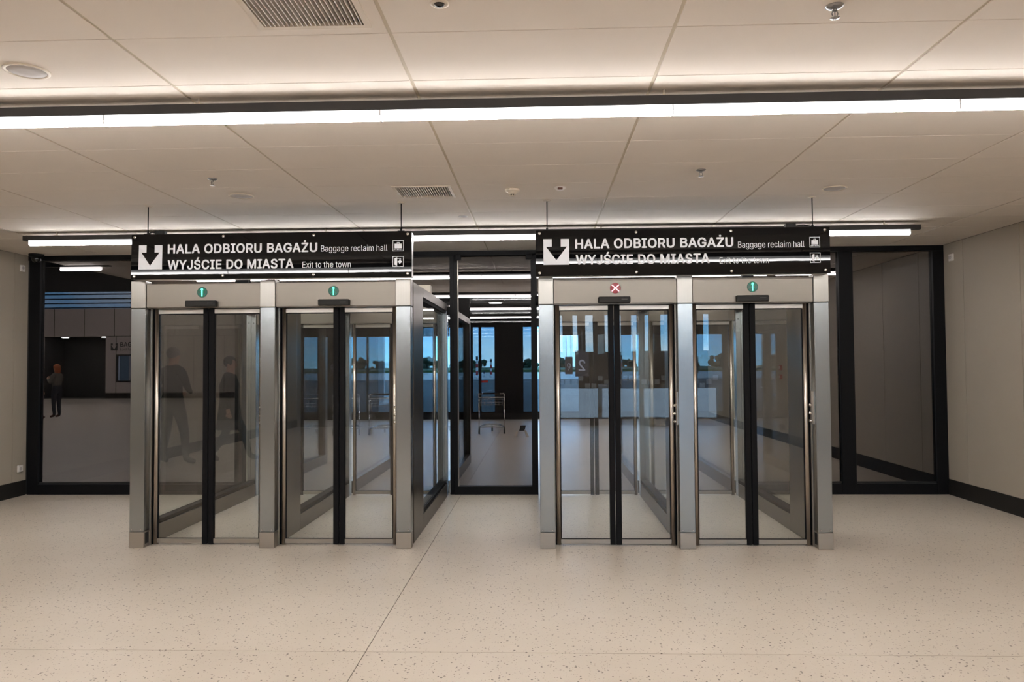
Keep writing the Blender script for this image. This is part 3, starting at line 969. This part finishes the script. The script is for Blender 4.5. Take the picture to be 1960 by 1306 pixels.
bm = BM(); box(bm, 0.150, 0.190, 6.005, 6.035, H - 0.026, H - 0.012, bev=0.003)
put('lens', bm, 'boots', t)
t = thing('recessed_spot', (-0.716, 7.19, H), 'tiny white recessed spot beside the ceiling joint above the left sign', 'ceiling spot')
bm = BM(); lathe(bm, (-0.716, 7.19, H), [(0.045, 0.0), (0.045, -0.003), (0.033, -0.005), (0.030, -0.001)], 26)
put('ring', bm, 'whitep', t)
bm = BM(); lathe(bm, (-0.716, 7.19, H), [(0.029, -0.001), (0.026, -0.002)], 20)
put('reflector', bm, 'greylens', t)
t = thing('recessed_fitting', (-0.382, 2.935, H), 'small round fitting cut by the top edge of the picture', 'ceiling fitting')
bm = BM(); lathe(bm, (-0.382, 2.935, H), [(0.038, 0.0), (0.038, -0.003), (0.025, -0.006), (0.022, -0.002)], 26)
put('ring', bm, 'cream', t)
bm = BM(); lathe(bm, (-0.382, 2.935, H), [(0.021, -0.002), (0.018, -0.010), (0.008, -0.012)], 18)
put('centre_cap', bm, 'darkglass', t)

t = thing('dome_camera', (-6.22, 9.22, H), 'black dome camera in the upper left corner of the partition', 'camera')
bm = BM(); lathe(bm, (-6.22, 9.22, H), [(0.085, 0.0), (0.085, -0.020), (0.075, -0.035), (0.060, -0.040)], 30)
put('mount', bm, 'black', t)
bm = BM(); sphere(bm, (-6.22, 9.22, H - 0.055), 0.055, 24, 14)
put('dome', bm, 'darkglass', t)

# ------------------------------------------------------------------ wall fittings
t = thing('wall_module', (XL, 9.24, 2.815), 'small white wall module high on the left wall', 'wall module')
bm = BM(); box(bm, XL, XL + 0.020, 9.205, 9.285, 2.775, 2.855, bev=0.004); put('body', bm, 'whitep', t)
bm = BM(); cyl(bm, (XL + 0.020, 9.245, 2.82), (XL + 0.023, 9.245, 2.82), 0.02, n=16); put('insert', bm, 'greylens', t)
t = thing('power_socket', (XL, 9.25, 0.34), 'white power socket low on the left wall', 'power socket')
bm = BM(); box(bm, XL, XL + 0.022, 9.205, 9.29, 0.298, 0.382, bev=0.004); put('faceplate', bm, 'whitep', t)
bm = BM(); cyl(bm, (XL + 0.021, 9.247, 0.34), (XL + 0.0225, 9.247, 0.34), 0.022, n=18); put('socket_well', bm, 'greylens', t)
t = thing('wall_sensor', (XR, 9.23, 2.81), 'small white double fitting high on the right wall', 'wall sensor')
bm = BM(); box(bm, XR - 0.018, XR, 9.135, 9.225, 2.768, 2.852, bev=0.003); put('plate', bm, 'whitep', t)
bm = BM(); cyl(bm, (XR - 0.018, 9.18, 2.81), (XR - 0.040, 9.18, 2.81), 0.018, 0.016, n=16); put('knob', bm, 'greylens', t)
for zz, nm in [(1.49, 'upper'), (1.30, 'lower')]:
    t = thing('call_point', (XR, -2.1, zz), 'red call point on the right wall, ' + nm + ' of the two mirrored in the glass', 'call point')
    bm = BM(); box(bm, XR - 0.04, XR, -2.17, -2.07, zz - 0.05, zz + 0.05, bev=0.005); put('body', bm, 'red', t)
    bm = BM(); box(bm, XR - 0.043, XR - 0.039, -2.145, -2.095, zz - 0.025, zz + 0.025); put('window', bm, 'whitep', t)

# ------------------------------------------------------------------ hall beyond: facade
wf = BM()
box(wf, -8.2, XR + 0.3, YF, YF + 0.25, 2.76, 3.2)
box(wf, -8.2, XR + 0.3, YF, YF + 0.25, -0.1, 0.16)
WINS = [(-4.80, -4.28), (-4.20, -2.40), (-2.01, -1.29), (-0.53, 1.16)]
px = -8.2
for a, b in WINS:
    box(wf, px, a, YF, YF + 0.25, 0.16, 2.76); px = b
box(wf, px, XR + 0.3, YF, YF + 0.25, 0.16, 2.76)
wfo = put('wall_far', wf, 'black', None, kind='structure')
for i_, (a, b) in enumerate(WINS):
    bm = BM(); t_ = 0.04
    box(bm, a, a + t_, YF + 0.02, YF + 0.10, 0.16, 2.76); box(bm, b - t_, b, YF + 0.02, YF + 0.10, 0.16, 2.76)
    box(bm, a + t_, b - t_, YF + 0.02, YF + 0.10, 0.16, 0.22); box(bm, a + t_, b - t_, YF + 0.02, YF + 0.10, 2.70, 2.76)
    wn = put('window_%d' % (i_ + 1), bm, 'black', None, kind='structure')
    pbox('pane', 'glass_out', wn, a + t_, b - t_, YF + 0.055, YF + 0.065, 0.22, 2.70)
    if i_ == 2:
        pbox('mullion', 'black', wn, -1.80, -1.72, YF + 0.02, YF + 0.10, 0.22, 2.70)
        pbox('push_plate', 'red', wn, -1.72, -1.53, YF + 0.03, YF + 0.05, 1.075, 1.135, label='red push plate')
    if i_ == 3:
        pbox('mullion', 'black', wn, 0.30, 0.36, YF + 0.02, YF + 0.10, 0.22, 2.70)
# gate number blades hung in front of the facade
def blade(x, y, w, h, z0, txt, label, mirror):
    t = thing('gate_number_sign', (x, y, z0 + h), label, 'gate sign', 'navy gate number signs')
    bm = BM(); box(bm, x, x + w, y, y + 0.03, z0, z0 + h, bev=0.004); pn = put('board', bm, 'navy', t)
    bm = BM(); lettering(bm, txt, x + w * 0.25, x + w * 0.75, z0 + h * 0.22, h * 0.42, y - 0.001, 0.01, mirror)
    put('numeral', bm, 'navytext', pn)
    bm = BM()
    for xx in (x + 0.04, x + w - 0.04):
        cyl(bm, (xx, y + 0.015, z0 + h), (xx, y + 0.015, H), 0.004, n=6)
    put('rod', bm, 'black', t)
blade(0.66, 20.2, 0.20, 0.46, 1.33, '9', 'small navy blade sign with a pale 9 near the facade', False)
blade(0.90, 19.6, 0.34, 0.66, 1.28, '2', 'larger navy blade sign with a mirrored 2 near the facade', True)

# rear dark board over the far end of the left corridor
tag(pbox('rear_board', 'black_matte', None, -3.58, -1.13, 12.34, 12.40, 2.33, 2.66, bev=0.003),
    'black board over the far end of the left corridor, seen from behind', 'board')
# round lamp in the dark ceiling
t = thing('round_downlight', (-0.98, 17.0, H), 'glowing round downlight in the dark ceiling beyond the glass', 'downlight')
bm = BM(); lathe(bm, (-0.98, 17.0, H), [(0.17, 0.0), (0.17, -0.012), (0.15, -0.016)], 24); put('rim', bm, 'whitep', t)
bm = BM(); lathe(bm, (-0.98, 17.0, H - 0.016), [(0.145, 0.0), (0.14, -0.006)], 24); put('diffuser', bm, 'tube', t)

# ------------------------------------------------------------------ tall hall to the left beyond
HL = 7.2
wa = BM()
box(wa, -30, XL - 0.3, P - 0.05, P + 0.05, 0, HL)                       # wall above / beside the partition
wall_hl = put('wall_near', wa, 'black_matte', None, kind='structure')
pbox('wall_side', 'wall_grey', None, -30.3, -30, P, 40, 0, HL, kind='structure')
pbox('wall_inner', 'black', None, -8.2, -8.0, YF, 39.0, 0, HL, kind='structure')
pbox('wall_fascia', 'ceiling', None, XL - 0.1, XL, P + 0.08, YF, H, HL, kind='structure')
pbox('wall_upper', 'black', None, -8.0, XL - 0.1, YF, YF + 0.2, 3.2, HL, kind='structure')
pbox('ceiling_tall', 'ceiling_dark', None, -30.3, XL, P - 0.05, 39.5, HL, HL + 0.2, kind='structure')
we = BM()
Y0 = 39.0
box(we, -30, -26.0, Y0, Y0 + 0.3, 0.0, 3.22); box(we, -22.55, -21.98, Y0, Y0 + 0.3, 0.0, 3.22)
box(we, -21.98, -20.6, Y0, Y0 + 0.3, 0.0, 0.88); box(we, -21.98, -20.6, Y0, Y0 + 0.3, 2.24, 3.22)
box(we, -20.6, -8.0, Y0, Y0 + 0.3, 0.0, 3.22)
box(we, -30, -8.0, Y0, Y0 + 0.3, 3.22, 4.68)
box(we, -30, -8.0, Y0, Y0 + 0.3, 5.58, HL)
wend = put('wall_end', we, 'wall_grey', None, kind='structure')
bm = BM()
for x_ in [-28.5, -26.9, -25.3, -23.7, -22.1, -20.5, -18.9, -17.3, -15.7, -14.1, -12.5, -10.9, -9.3]:
    box(bm, x_ - 0.015, x_ + 0.015, Y0 - 0.004, Y0 + 0.002, 3.22, 4.68)
for x_ in [-22.0, -19.5, -17.9, -16.3, -14.7]:
    box(bm, x_ - 0.012, x_ + 0.012, Y0 - 0.004, Y0 + 0.002, 0.30, 3.22)
box(bm, -22.55, -8.0, Y0 - 0.004, Y0 + 0.002, 3.205, 3.235)
put('panel_joint', bm, 'wall_gap', wend)
bm = BM()
for z_ in (4.70, 4.93, 5.16, 5.40):
    box(bm, -30, -8, Y0 - 0.06, Y0 + 0.1, z_, z_ + 0.05)
put('glazing_bar', bm, 'black', wend)
pbox('clerestory_pane', 'glass_part', wend, -30, -8, Y0 + 0.12, Y0 + 0.13, 4.68, 5.58)
pbox('dark_band', 'ceiling_dark', wend, -30, -8, Y0 - 0.03, Y0 - 0.001, 5.58, HL)
pbox('baseboard_end', 'base', None, -22.55, -8.0, Y0 - 0.02, Y0, 0.0, 0.28, kind='structure')
po = BM()
box(po, -26.0, -22.55, Y0 + 2.0, Y0 + 2.1, 0.0, 3.22); box(po, -26.1, -26.0, Y0 + 0.3, Y0 + 2.1, 0, 3.22)
box(po, -22.55, -22.45, Y0 + 0.3, Y0 + 2.1, 0, 3.22); box(po, -26.0, -22.55, Y0 + 0.3, Y0 + 2.1, 3.22, 3.3); box(po, -26.0, -22.55, Y0 - 0.0, Y0 + 2.1, -0.05, 0.001)
put('portal', po, 'black_matte', wend)
for x_ in (-25.0, -22.85):
    bm = BM(); lathe(bm, (x_, Y0 + 0.45, 3.215), [(0.17, 0.004), (0.17, -0.02), (0.12, -0.03)], 18)
    put('portal_spot', bm, 'tube', wend)
# service window
pbox('niche', 'greylens', wend, -21.98, -20.6, Y0 + 1.2, Y0 + 1.25, 0.6, 2.5)
bm = BM()
for a, b, c, d in [(-22.0, -20.58, 2.20, 2.28), (-22.0, -20.58, 0.84, 0.92), (-22.0, -21.9, 0.92, 2.2), (-20.68, -20.58, 0.92, 2.2)]:
    box(bm, a, b, Y0 - 0.03, Y0 + 0.05, c, d)
put('service_window', bm, 'black_matte', wend)
# wall lettering and arrow pictogram
t = thing('wall_sign', (-22.2, Y0, 2.8), 'dark wall lettering with arrow pictogram beside the dark portal', 'sign')
bm = BM(); lettering(bm, 'BAGAŻ', -21.78, -20.78, 2.68, 0.24, Y0 - 0.006, 0.02)
put('lettering', bm, 'darkprint', t)
bm = BM(); lettering(bm, 'Lost luggage', -21.78, -20.70, 2.48, 0.14, Y0 - 0.006, 0.004)
put('lettering', bm, 'darkprint', t)
bm = BM(); ax0, ax1, az0, az1 = -22.28, -21.93, 2.48, 2.86; tx = (ax0 + ax1) / 2
prism(bm, [(ax0, az1), (ax0 + 0.10, az1), (ax0 + 0.10, az1 - 0.10), (ax0 + 0.02, az1 - 0.10), (tx, az0 + 0.06), (tx, az0), (ax0, az0)], Y0 - 0.008, Y0 - 0.001)
prism(bm, [(ax1, az1), (ax1, az0), (tx, az0), (tx, az0 + 0.06), (ax1 - 0.02, az1 - 0.10), (ax1 - 0.10, az1 - 0.10), (ax1 - 0.10, az1)], Y0 - 0.008, Y0 - 0.001)
put('arrow_pictogram', bm, 'darkprint', t)
for yy, nm in ((12.0, 'nearest row'), (15.0, 'second row'), (18.0, 'third row'), (21.0, 'fourth row'), (24.0, 'fifth row'), (27.0, 'sixth row'), (30.0, 'seventh row'), (33.0, 'farthest row')):
    light_bar(yy, segs([-28 + 1.5 * q for q in range(13)]), -28.1, -9.9, 'added high lamp out of view in the tall hall on the left, ' + nm, z=HL - 0.05)  # rows added out of view to brighten the left hall

# ------------------------------------------------------------------ baggage trolleys
def trolley(name, loc, rz, label):
    root = thing(name, loc, label, 'trolley', 'baggage trolleys beyond the partition')
    ORG[root.name] = Vector((0, 0, 0))
    bm = BM(); r = 0.014
    for s in (-1, 1):
        x_ = s * 0.29
        tubepath(bm, [(x_, -0.02, 0.14), (x_, 0.0, 0.55), (x_, -0.03, 0.86), (x_, -0.08, 0.93)], r)
        tubepath(bm, [(x_, -0.02, 0.14), (x_ * 0.9, 0.40, 0.15), (x_ * 0.55, 0.82, 0.16)], r)
    for a, b in [((-0.29, -0.08, 0.93), (0.29, -0.08, 0.93)), ((-0.29, -0.03, 0.84), (0.29, -0.03, 0.84)), ((-0.16, 0.82, 0.16), (0.16, 0.82, 0.16)), ((-0.28, 0.10, 0.145), (0.28, 0.10, 0.145)), ((-0.22, 0.5, 0.15), (0.22, 0.5, 0.15))]:
        cyl(bm, a, b, r, n=8)
    put('frame', bm, 'chrome', root)
    bm = BM()
    for z_ in (0.66, 0.72, 0.79):
        tubepath(bm, [(-0.27, 0.0, z_), (-0.25, 0.18, z_), (0.25, 0.18, z_), (0.27, 0.0, z_)], 0.005, 6)
    for k_ in range(7):
        x_ = -0.25 + k_ * 0.5 / 6
        tubepath(bm, [(x_, 0.18, 0.79), (x_, 0.18, 0.64), (x_, 0.0, 0.64)], 0.004, 6)
    put('basket', bm, 'chrome', root)
    bm = BM(); cyl(bm, (-0.20, -0.08, 0.93), (0.20, -0.08, 0.93), 0.021, n=10); put('grip', bm, 'rubber', root)
    for (x_, y_) in [(-0.29, 0.0), (0.29, 0.0), (0.0, 0.78)]:
        bm = BM(); cyl(bm, (x_ - 0.018, y_, 0.072), (x_ + 0.018, y_, 0.072), 0.072, n=16)
        wh = put('wheel', bm, 'rubber', root)
        bm = BM(); cyl(bm, (x_ - 0.02, y_, 0.072), (x_ + 0.02, y_, 0.072), 0.03, n=10); put('hub', bm, 'chrome', wh)
    root.rotation_euler = (0, 0, rz)
    return root
tr0 = trolley('baggage_trolley', (-1.12, 17.65, 0), 0.05, 'baggage trolley standing alone behind the centre glass door')
for k_, nm in enumerate(['leftmost of the parked row', 'middle one of the parked row', 'rightmost of the parked row']):
    c = dup(tr0, (0, 0, 0), 'baggage trolley seen through the left corridor, ' + nm)
    c.location = (-5.25 + 0.82 * k_, 17.4, 0); c.rotation_euler = (0, 0, 0.12)
t = thing('folding_floor_stand', (-0.42, 16.9, 0), 'low dark floor stand with pale angled feet behind the centre glass door', 'floor stand')
bm = BM()
for s in (-1, 1):
    prism(bm, [(-0.42 + s * 0.10, 0.0), (-0.42 + s * 0.17, 0.0), (-0.42 + s * 0.10, 0.15), (-0.42 + s * 0.06, 0.15)], 16.86, 16.90)
put('foot', bm, 'whitep', t)
bm = BM(); prism(bm, [(-0.47, 0.13), (-0.35, 0.13), (-0.32, 0.25), (-0.44, 0.25)], 16.905, 16.94); put('board', bm, 'black_matte', t)

# ------------------------------------------------------------------ people
def person(loc, rz, label, J, mats, hair, scale=1.0, coat=None, group=None):
    """one continuous skinned body; J overrides joint places"""
    root = thing('person', loc, label, 'person', group)
    ORG[root.name] = Vector((0, 0, 0))
    jt = {'pelvis': (0, 0, .95, .135), 'waist': (0, 0, 1.08, .125), 'chest': (0, 0.0, 1.30, .15), 'collar': (0, 0, 1.44, .09), 'neck': (0, .01, 1.51, .055),
          'jaw': (0, .025, 1.57, .075), 'brow': (0, .02, 1.65, .09), 'crown': (0, .01, 1.72, .07),
          'shl': (-.17, 0, 1.40, .07), 'ell': (-.23, -.02, 1.13, .05), 'wrl': (-.24, .06, .89, .032), 'pal': (-.24, .08, .81, .035),
          'shr': (.17, 0, 1.40, .07), 'elr': (.23, -.02, 1.13, .05), 'wrr': (.24, .06, .89, .032), 'par': (.24, .08, .81, .035),
          'hil': (-.09, 0, .88, .105), 'knl': (-.10, .02, .49, .068), 'anl': (-.10, -.02, .09, .048), 'tol': (-.11, .15, .035, .036),
          'hir': (.09, 0, .88, .105), 'knr': (.10, .02, .49, .068), 'anr': (.10, -.02, .09, .048), 'tor': (.11, .15, .035, .036)}
    for k_, v_ in J.items():
        jt[k_] = tuple(v_) + (jt[k_][3],)
    E_ = [('pelvis', 'waist'), ('waist', 'chest'), ('chest', 'collar'), ('collar', 'neck'), ('neck', 'jaw'), ('jaw', 'brow'), ('brow', 'crown'),
          ('collar', 'shl'), ('shl', 'ell'), ('ell', 'wrl'), ('wrl', 'pal'), ('collar', 'shr'), ('shr', 'elr'), ('elr', 'wrr'), ('wrr', 'par'),
          ('pelvis', 'hil'), ('hil', 'knl'), ('knl', 'anl'), ('anl', 'tol'), ('pelvis', 'hir'), ('hir', 'knr'), ('knr', 'anr'), ('anr', 'tor')]
    names = list(jt)
    me = bpy.data.meshes.new('body')
    me.from_pydata([Vector(jt[n_][:3]) * scale for n_ in names], [(names.index(a), names.index(b)) for a, b in E_], [])
    o = bpy.data.objects.new('body_rig', me); COL.objects.link(o)
    sk = o.modifiers.new('skin', 'SKIN')
    for i_, n_ in enumerate(names):
        r_ = jt[n_][3] * scale
        d_ = me.skin_vertices[0].data[i_]
        d_.radius = (r_ * 1.25, r_ * 0.85) if n_ in ('pelvis', 'waist', 'chest') else (r_, r_)
        d_.use_root = (n_ == 'pelvis')
    sb = o.modifiers.new('sub', 'SUBSURF'); sb.levels = 2; sb.render_levels = 2
    dg = bpy.context.evaluated_depsgraph_get(); dg.update()
    bme = bpy.data.meshes.new_from_object(o.evaluated_get(dg))
    bpy.data.objects.remove(o)
    bm = BM(); bm.from_mesh(bme)
    # fingers and thumb rooted in each palm, nose on the face
    for s_, p_, w_ in ((-1, 'pal', 'wrl'), (1, 'par', 'wrr')):
        pc = Vector(jt[p_][:3]) * scale; d_ = (pc - Vector(jt[w_][:3]) * scale).normalized()
        sd = d_.cross(Vector((1, 0, 0)))
        sd = sd.normalized() if sd.length > .1 else Vector((0, 1, 0))
        for q, ln in enumerate((.070, .080, .076, .058)):
            b0 = pc + sd * (q - 1.5) * .019; b1 = b0 + d_ * ln * .55; b2 = b1 + (d_ * .8 + Vector((-s_ * .5, 0, 0))) * ln * .5
            cyl(bm, b0, b1, .0095, .0085, 6); cyl(bm, b1, b2, .0085, .006, 6)
        cyl(bm, pc - d_ * .02 + sd * .03, pc + d_ * .03 + sd * .055, .011, .008, 6)
    hb = Vector(jt['jaw'][:3]) * scale; br = Vector(jt['brow'][:3]) * scale
    fd = J.get('face', (0, 1, 0)) if False else Vector((0, 1, 0))
    cyl(bm, br + Vector((0, .075, -.01)), br + Vector((0, .105, -.05)), .010, .016, 6)
    for s_ in (-1, 1):
        sphere(bm, br + Vector((s_ * .088, -.01, -.03)), .026, 8, 6, (.4, .8, 1.2))
        sphere(bm, br + Vector((s_ * .033, .075, -.005)), .012, 8, 6)
    box(bm, hb.x - .025, hb.x + .025, hb.y + .060, hb.y + .078, hb.z - .012, hb.z - .002)
    bmesh.ops.recalc_face_normals(bm, faces=bm.faces)
    bm.to_mesh(bme); bm.free()
    for m in mats:
        bme.materials.append(MAT[m])          # skin, top, trousers, shoes
    def segd(p, a, b):
        a, b = Vector(a[:3]) * scale, Vector(b[:3]) * scale
        ab = b - a; t_ = max(0, min(1, (p - a).dot(ab) / max(ab.length_squared, 1e-9)))
        return (p - a - ab * t_).length
    reg = {0: [('neck', 'jaw'), ('jaw', 'brow'), ('brow', 'crown'), ('wrl', 'pal'), ('wrr', 'par')],
           1: [('waist', 'chest'), ('chest', 'collar'), ('collar', 'shl'), ('shl', 'ell'), ('ell', 'wrl'), ('collar', 'shr'), ('shr', 'elr'), ('elr', 'wrr')],
           2: [('pelvis', 'hil'), ('pelvis', 'hir'), ('hil', 'knl'), ('knl', 'anl'), ('hir', 'knr'), ('knr', 'anr'), ('pelvis', 'waist')],
           3: [('anl', 'tol'), ('anr', 'tor')]}
    for f in bme.polygons:
        f.use_smooth = True
        best = min((segd(f.center, jt[a], jt[b]), k_) for k_, v_ in reg.items() for a, b in v_)
        f.material_index = best[1]
    bme.name = 'body'
    b = bpy.data.objects.new('body', bme); COL.objects.link(b); b.parent = root
    # hair
    bm = BM()
    sphere(bm, br + Vector((0, -.022, .030)), .104, 16, 10, (1.0, 1.0, .98))
    if hair[1] == 'long':
        sphere(bm, br + Vector((0, -.05, -.07)), .10, 14, 10, (1.05, .7, 1.35))
    geom = [v for v in bm.verts if v.co.y > br.y + .055 and v.co.z < br.z + .05]
    bmesh.ops.delete(bm, geom=geom, context='VERTS')
    put('hair', bm, hair[0], root)
    if coat:
        bm = BM(); rings = []
        for (z_, rx, ry, oy) in [(1.43, .15, .10, 0), (1.30, .215, .155, 0), (1.05, .20, .155, 0), (.80, .225, .185, .0), (.55, .25, .22, .0)]:
            rings.append([bm.verts.new(Vector((rx * math.cos(a_ * math.pi / 10), ry * math.sin(a_ * math.pi / 10) + oy, z_)) * scale) for a_ in range(20)])
        for A, B_ in zip(rings[:-1], rings[1:]):
            for i_ in range(20):
                f = bm.faces.new((A[i_], A[(i_ + 1) % 20], B_[(i_ + 1) % 20], B_[i_])); f.smooth = True
        put('coat', bm, coat, root)
    root.rotation_euler = (0, 0, rz)
    return root

stride = {'knr': (.11, .20, .50), 'anr': (.11, .30, .10), 'tor': (.11, .46, .06), 'knl': (-.10, -.02, .50), 'anl': (-.10, -.26, .14), 'tol': (-.10, -.14, .04)}
wide = {'hil': (-.11, 0, .88), 'knl': (-.19, .04, .48), 'anl': (-.26, 0, .09), 'tol': (-.30, .15, .035), 'hir': (.11, 0, .88), 'knr': (.17, .04, .48), 'anr': (.20, -.02, .09), 'tor': (.23, .13, .035),
        'ell': (-.30, -.02, 1.15), 'elr': (.32, 0, 1.15), 'wrl': (-.14, .20, 1.08), 'pal': (-.07, .24, 1.10), 'wrr': (.20, .22, 1.02), 'par': (.13, .27, 1.04)}
person((-5.95, 1.28, 0), math.radians(200), 'man in dark clothes with legs apart, mirrored in the leftmost door glass', wide,
       ['skin', 'cloth_dark', 'cloth_dark', 'cloth_dark'], ('hair_grey', 'short'), 1.08)
person((-5.15, 0.95, 0), math.radians(268), 'person in a dark knee length coat in mid stride, mirrored in the leftmost door glass', stride,
       ['skin', 'cloth_dark', 'cloth_dark', 'cloth_dark'], ('hair_dark', 'short'), 0.99, coat='cloth_dark')
photo = {'ell': (-.20, .06, 1.15), 'elr': (.20, .06, 1.15), 'wrl': (-.10, .28, 1.28), 'pal': (-.06, .33, 1.32), 'wrr': (.10, .28, 1.28), 'par': (.06, .33, 1.32)}
person((-15.40, 23.9, 0), math.radians(75), 'person with red hair, grey jacket and brown boots beyond the left pane', photo,
       ['skin', 'cloth_grey', 'jeans', 'boots'], ('hair_red', 'long'), 0.96)
person((-15.62, 23.4, 0), math.radians(-60), 'person all in black half hidden by the frame beside the red haired person', {},
       ['skin', 'cloth_dark', 'cloth_dark', 'boots'], ('hair_dark', 'short'), 1.0)
person((-21.35, Y0 + 0.75, 0), math.radians(180), 'dark figure standing inside the far service window', {},
       ['cloth_dark', 'cloth_dark', 'cloth_dark', 'cloth_dark'], ('hair_dark', 'short'), 1.0)

# ------------------------------------------------------------------ outdoors
pbox('ground', 'apron', None, -900, 900, -600, 900, -0.6, -0.30, kind='structure')
pbox('paving', 'paving', None, -60, 60, YF + 0.25, 29.0, -0.3, -0.10, kind='structure')
pbox('road', 'asphalt', None, -120, 120, 29.0, 95.0, -0.3, -0.14, kind='structure')
bm = BM()
for k_ in range(14):
    y_ = 31 + k_ * 4.2
    x_ = -5.2 + (y_ - 31) * 0.075
    v = [bm.verts.new(p) for p in ((x_, y_, -0.136), (x_ + 0.16, y_, -0.136), (x_ + 0.34, y_ + 2.0, -0.136), (x_ + 0.18, y_ + 2.0, -0.136))]
    bm.faces.new(v)
put('lane_marking', bm, 'line', bpy.data.objects['road'])
pbox('lawn', 'grass', None, -500, 500, 210, 520, -0.3, 0.35, kind='structure')
for k_, (x_, y_, h_) in enumerate([(-8.9, 108, 3.2), (-7.55, 118, 2.9)]):
    t = thing('barrier_pole', (x_, y_, -0.3), 'red and white pole on the apron, ' + ('taller left one' if k_ == 0 else 'shorter right one'), 'pole', 'striped poles on the apron')
    n_ = 6
    for q in range(n_):
        bm = BM(); cyl(bm, (x_, y_, -0.3 + h_ * q / n_), (x_, y_, -0.3 + h_ * (q + 1) / n_), 0.16, n=10)
        put('band', bm, 'darkprint' if q == n_ - 1 else ('red' if q % 2 else 'whitep'), t)
for k_ in range(7):
    x_ = -10.2 + k_ * 1.05; y_ = 125
    t = thing('marker_post', (x_, y_, -0.3), 'small dark and white marker post in a row on the apron, %s from the left' % ('first', 'second', 'third', 'fourth', 'fifth', 'sixth', 'seventh')[k_], 'marker post', 'marker posts on the apron')
    bm = BM(); cyl(bm, (x_, y_, -0.3), (x_, y_, 0.25), 0.16, 0.12, n=8); put('lower', bm, 'whitep', t)
    bm = BM(); cyl(bm, (x_, y_, 0.25), (x_, y_, 0.75), 0.12, 0.10, n=8); put('upper', bm, 'navy', t)

def tree(x, y, h, w, label, seed):
    r_ = random.Random(seed)
    t = thing('tree', (x, y, 0.3), label, 'tree', 'trees beyond the apron')
    bm = BM(); cyl(bm, (x, y, 0.3), (x, y, 0.3 + h * 0.5), w * 0.05, w * 0.03, n=8); put('trunk', bm, 'bark', t)
    bm = BM()
    for q in range(26):
        a = r_.uniform(0, 6.28); rr = r_.uniform(0, 0.40) * w
        zc = 0.3 + h * r_.uniform(0.06, 0.80) * (1 - 0.9 * (rr / w) ** 1.3)
        cx_ = Vector((x + rr * math.cos(a), y + rr * math.sin(a) * 0.6, zc))
        res = bmesh.ops.create_icosphere(bm, subdivisions=2, radius=h * r_.uniform(0.15, 0.24), matrix=Matrix.Translation(cx_))
        for v in res['verts']:
            v.co += Vector((r_.uniform(-1, 1), r_.uniform(-1, 1), r_.uniform(-1, 1))) * h * 0.022
    put('crown', bm, 'leaf', t)
rt = random.Random(5)
ORD = ['first', 'second', 'third', 'fourth', 'fifth', 'sixth', 'seventh', 'eighth', 'ninth', 'tenth', 'eleventh', 'twelfth', 'thirteenth', 'fourteenth', 'fifteenth', 'sixteenth']
for k_ in range(16):
    x_ = -108 + k_ * 13.0 + rt.uniform(-1.5, 1.5)
    h_ = rt.uniform(4.4, 7.2)
    tree(x_, 372 + (k_ % 2) * 16, h_, 13.5, 'dark green tree on the horizon outside, %s from the left' % ORD[k_], 100 + k_)
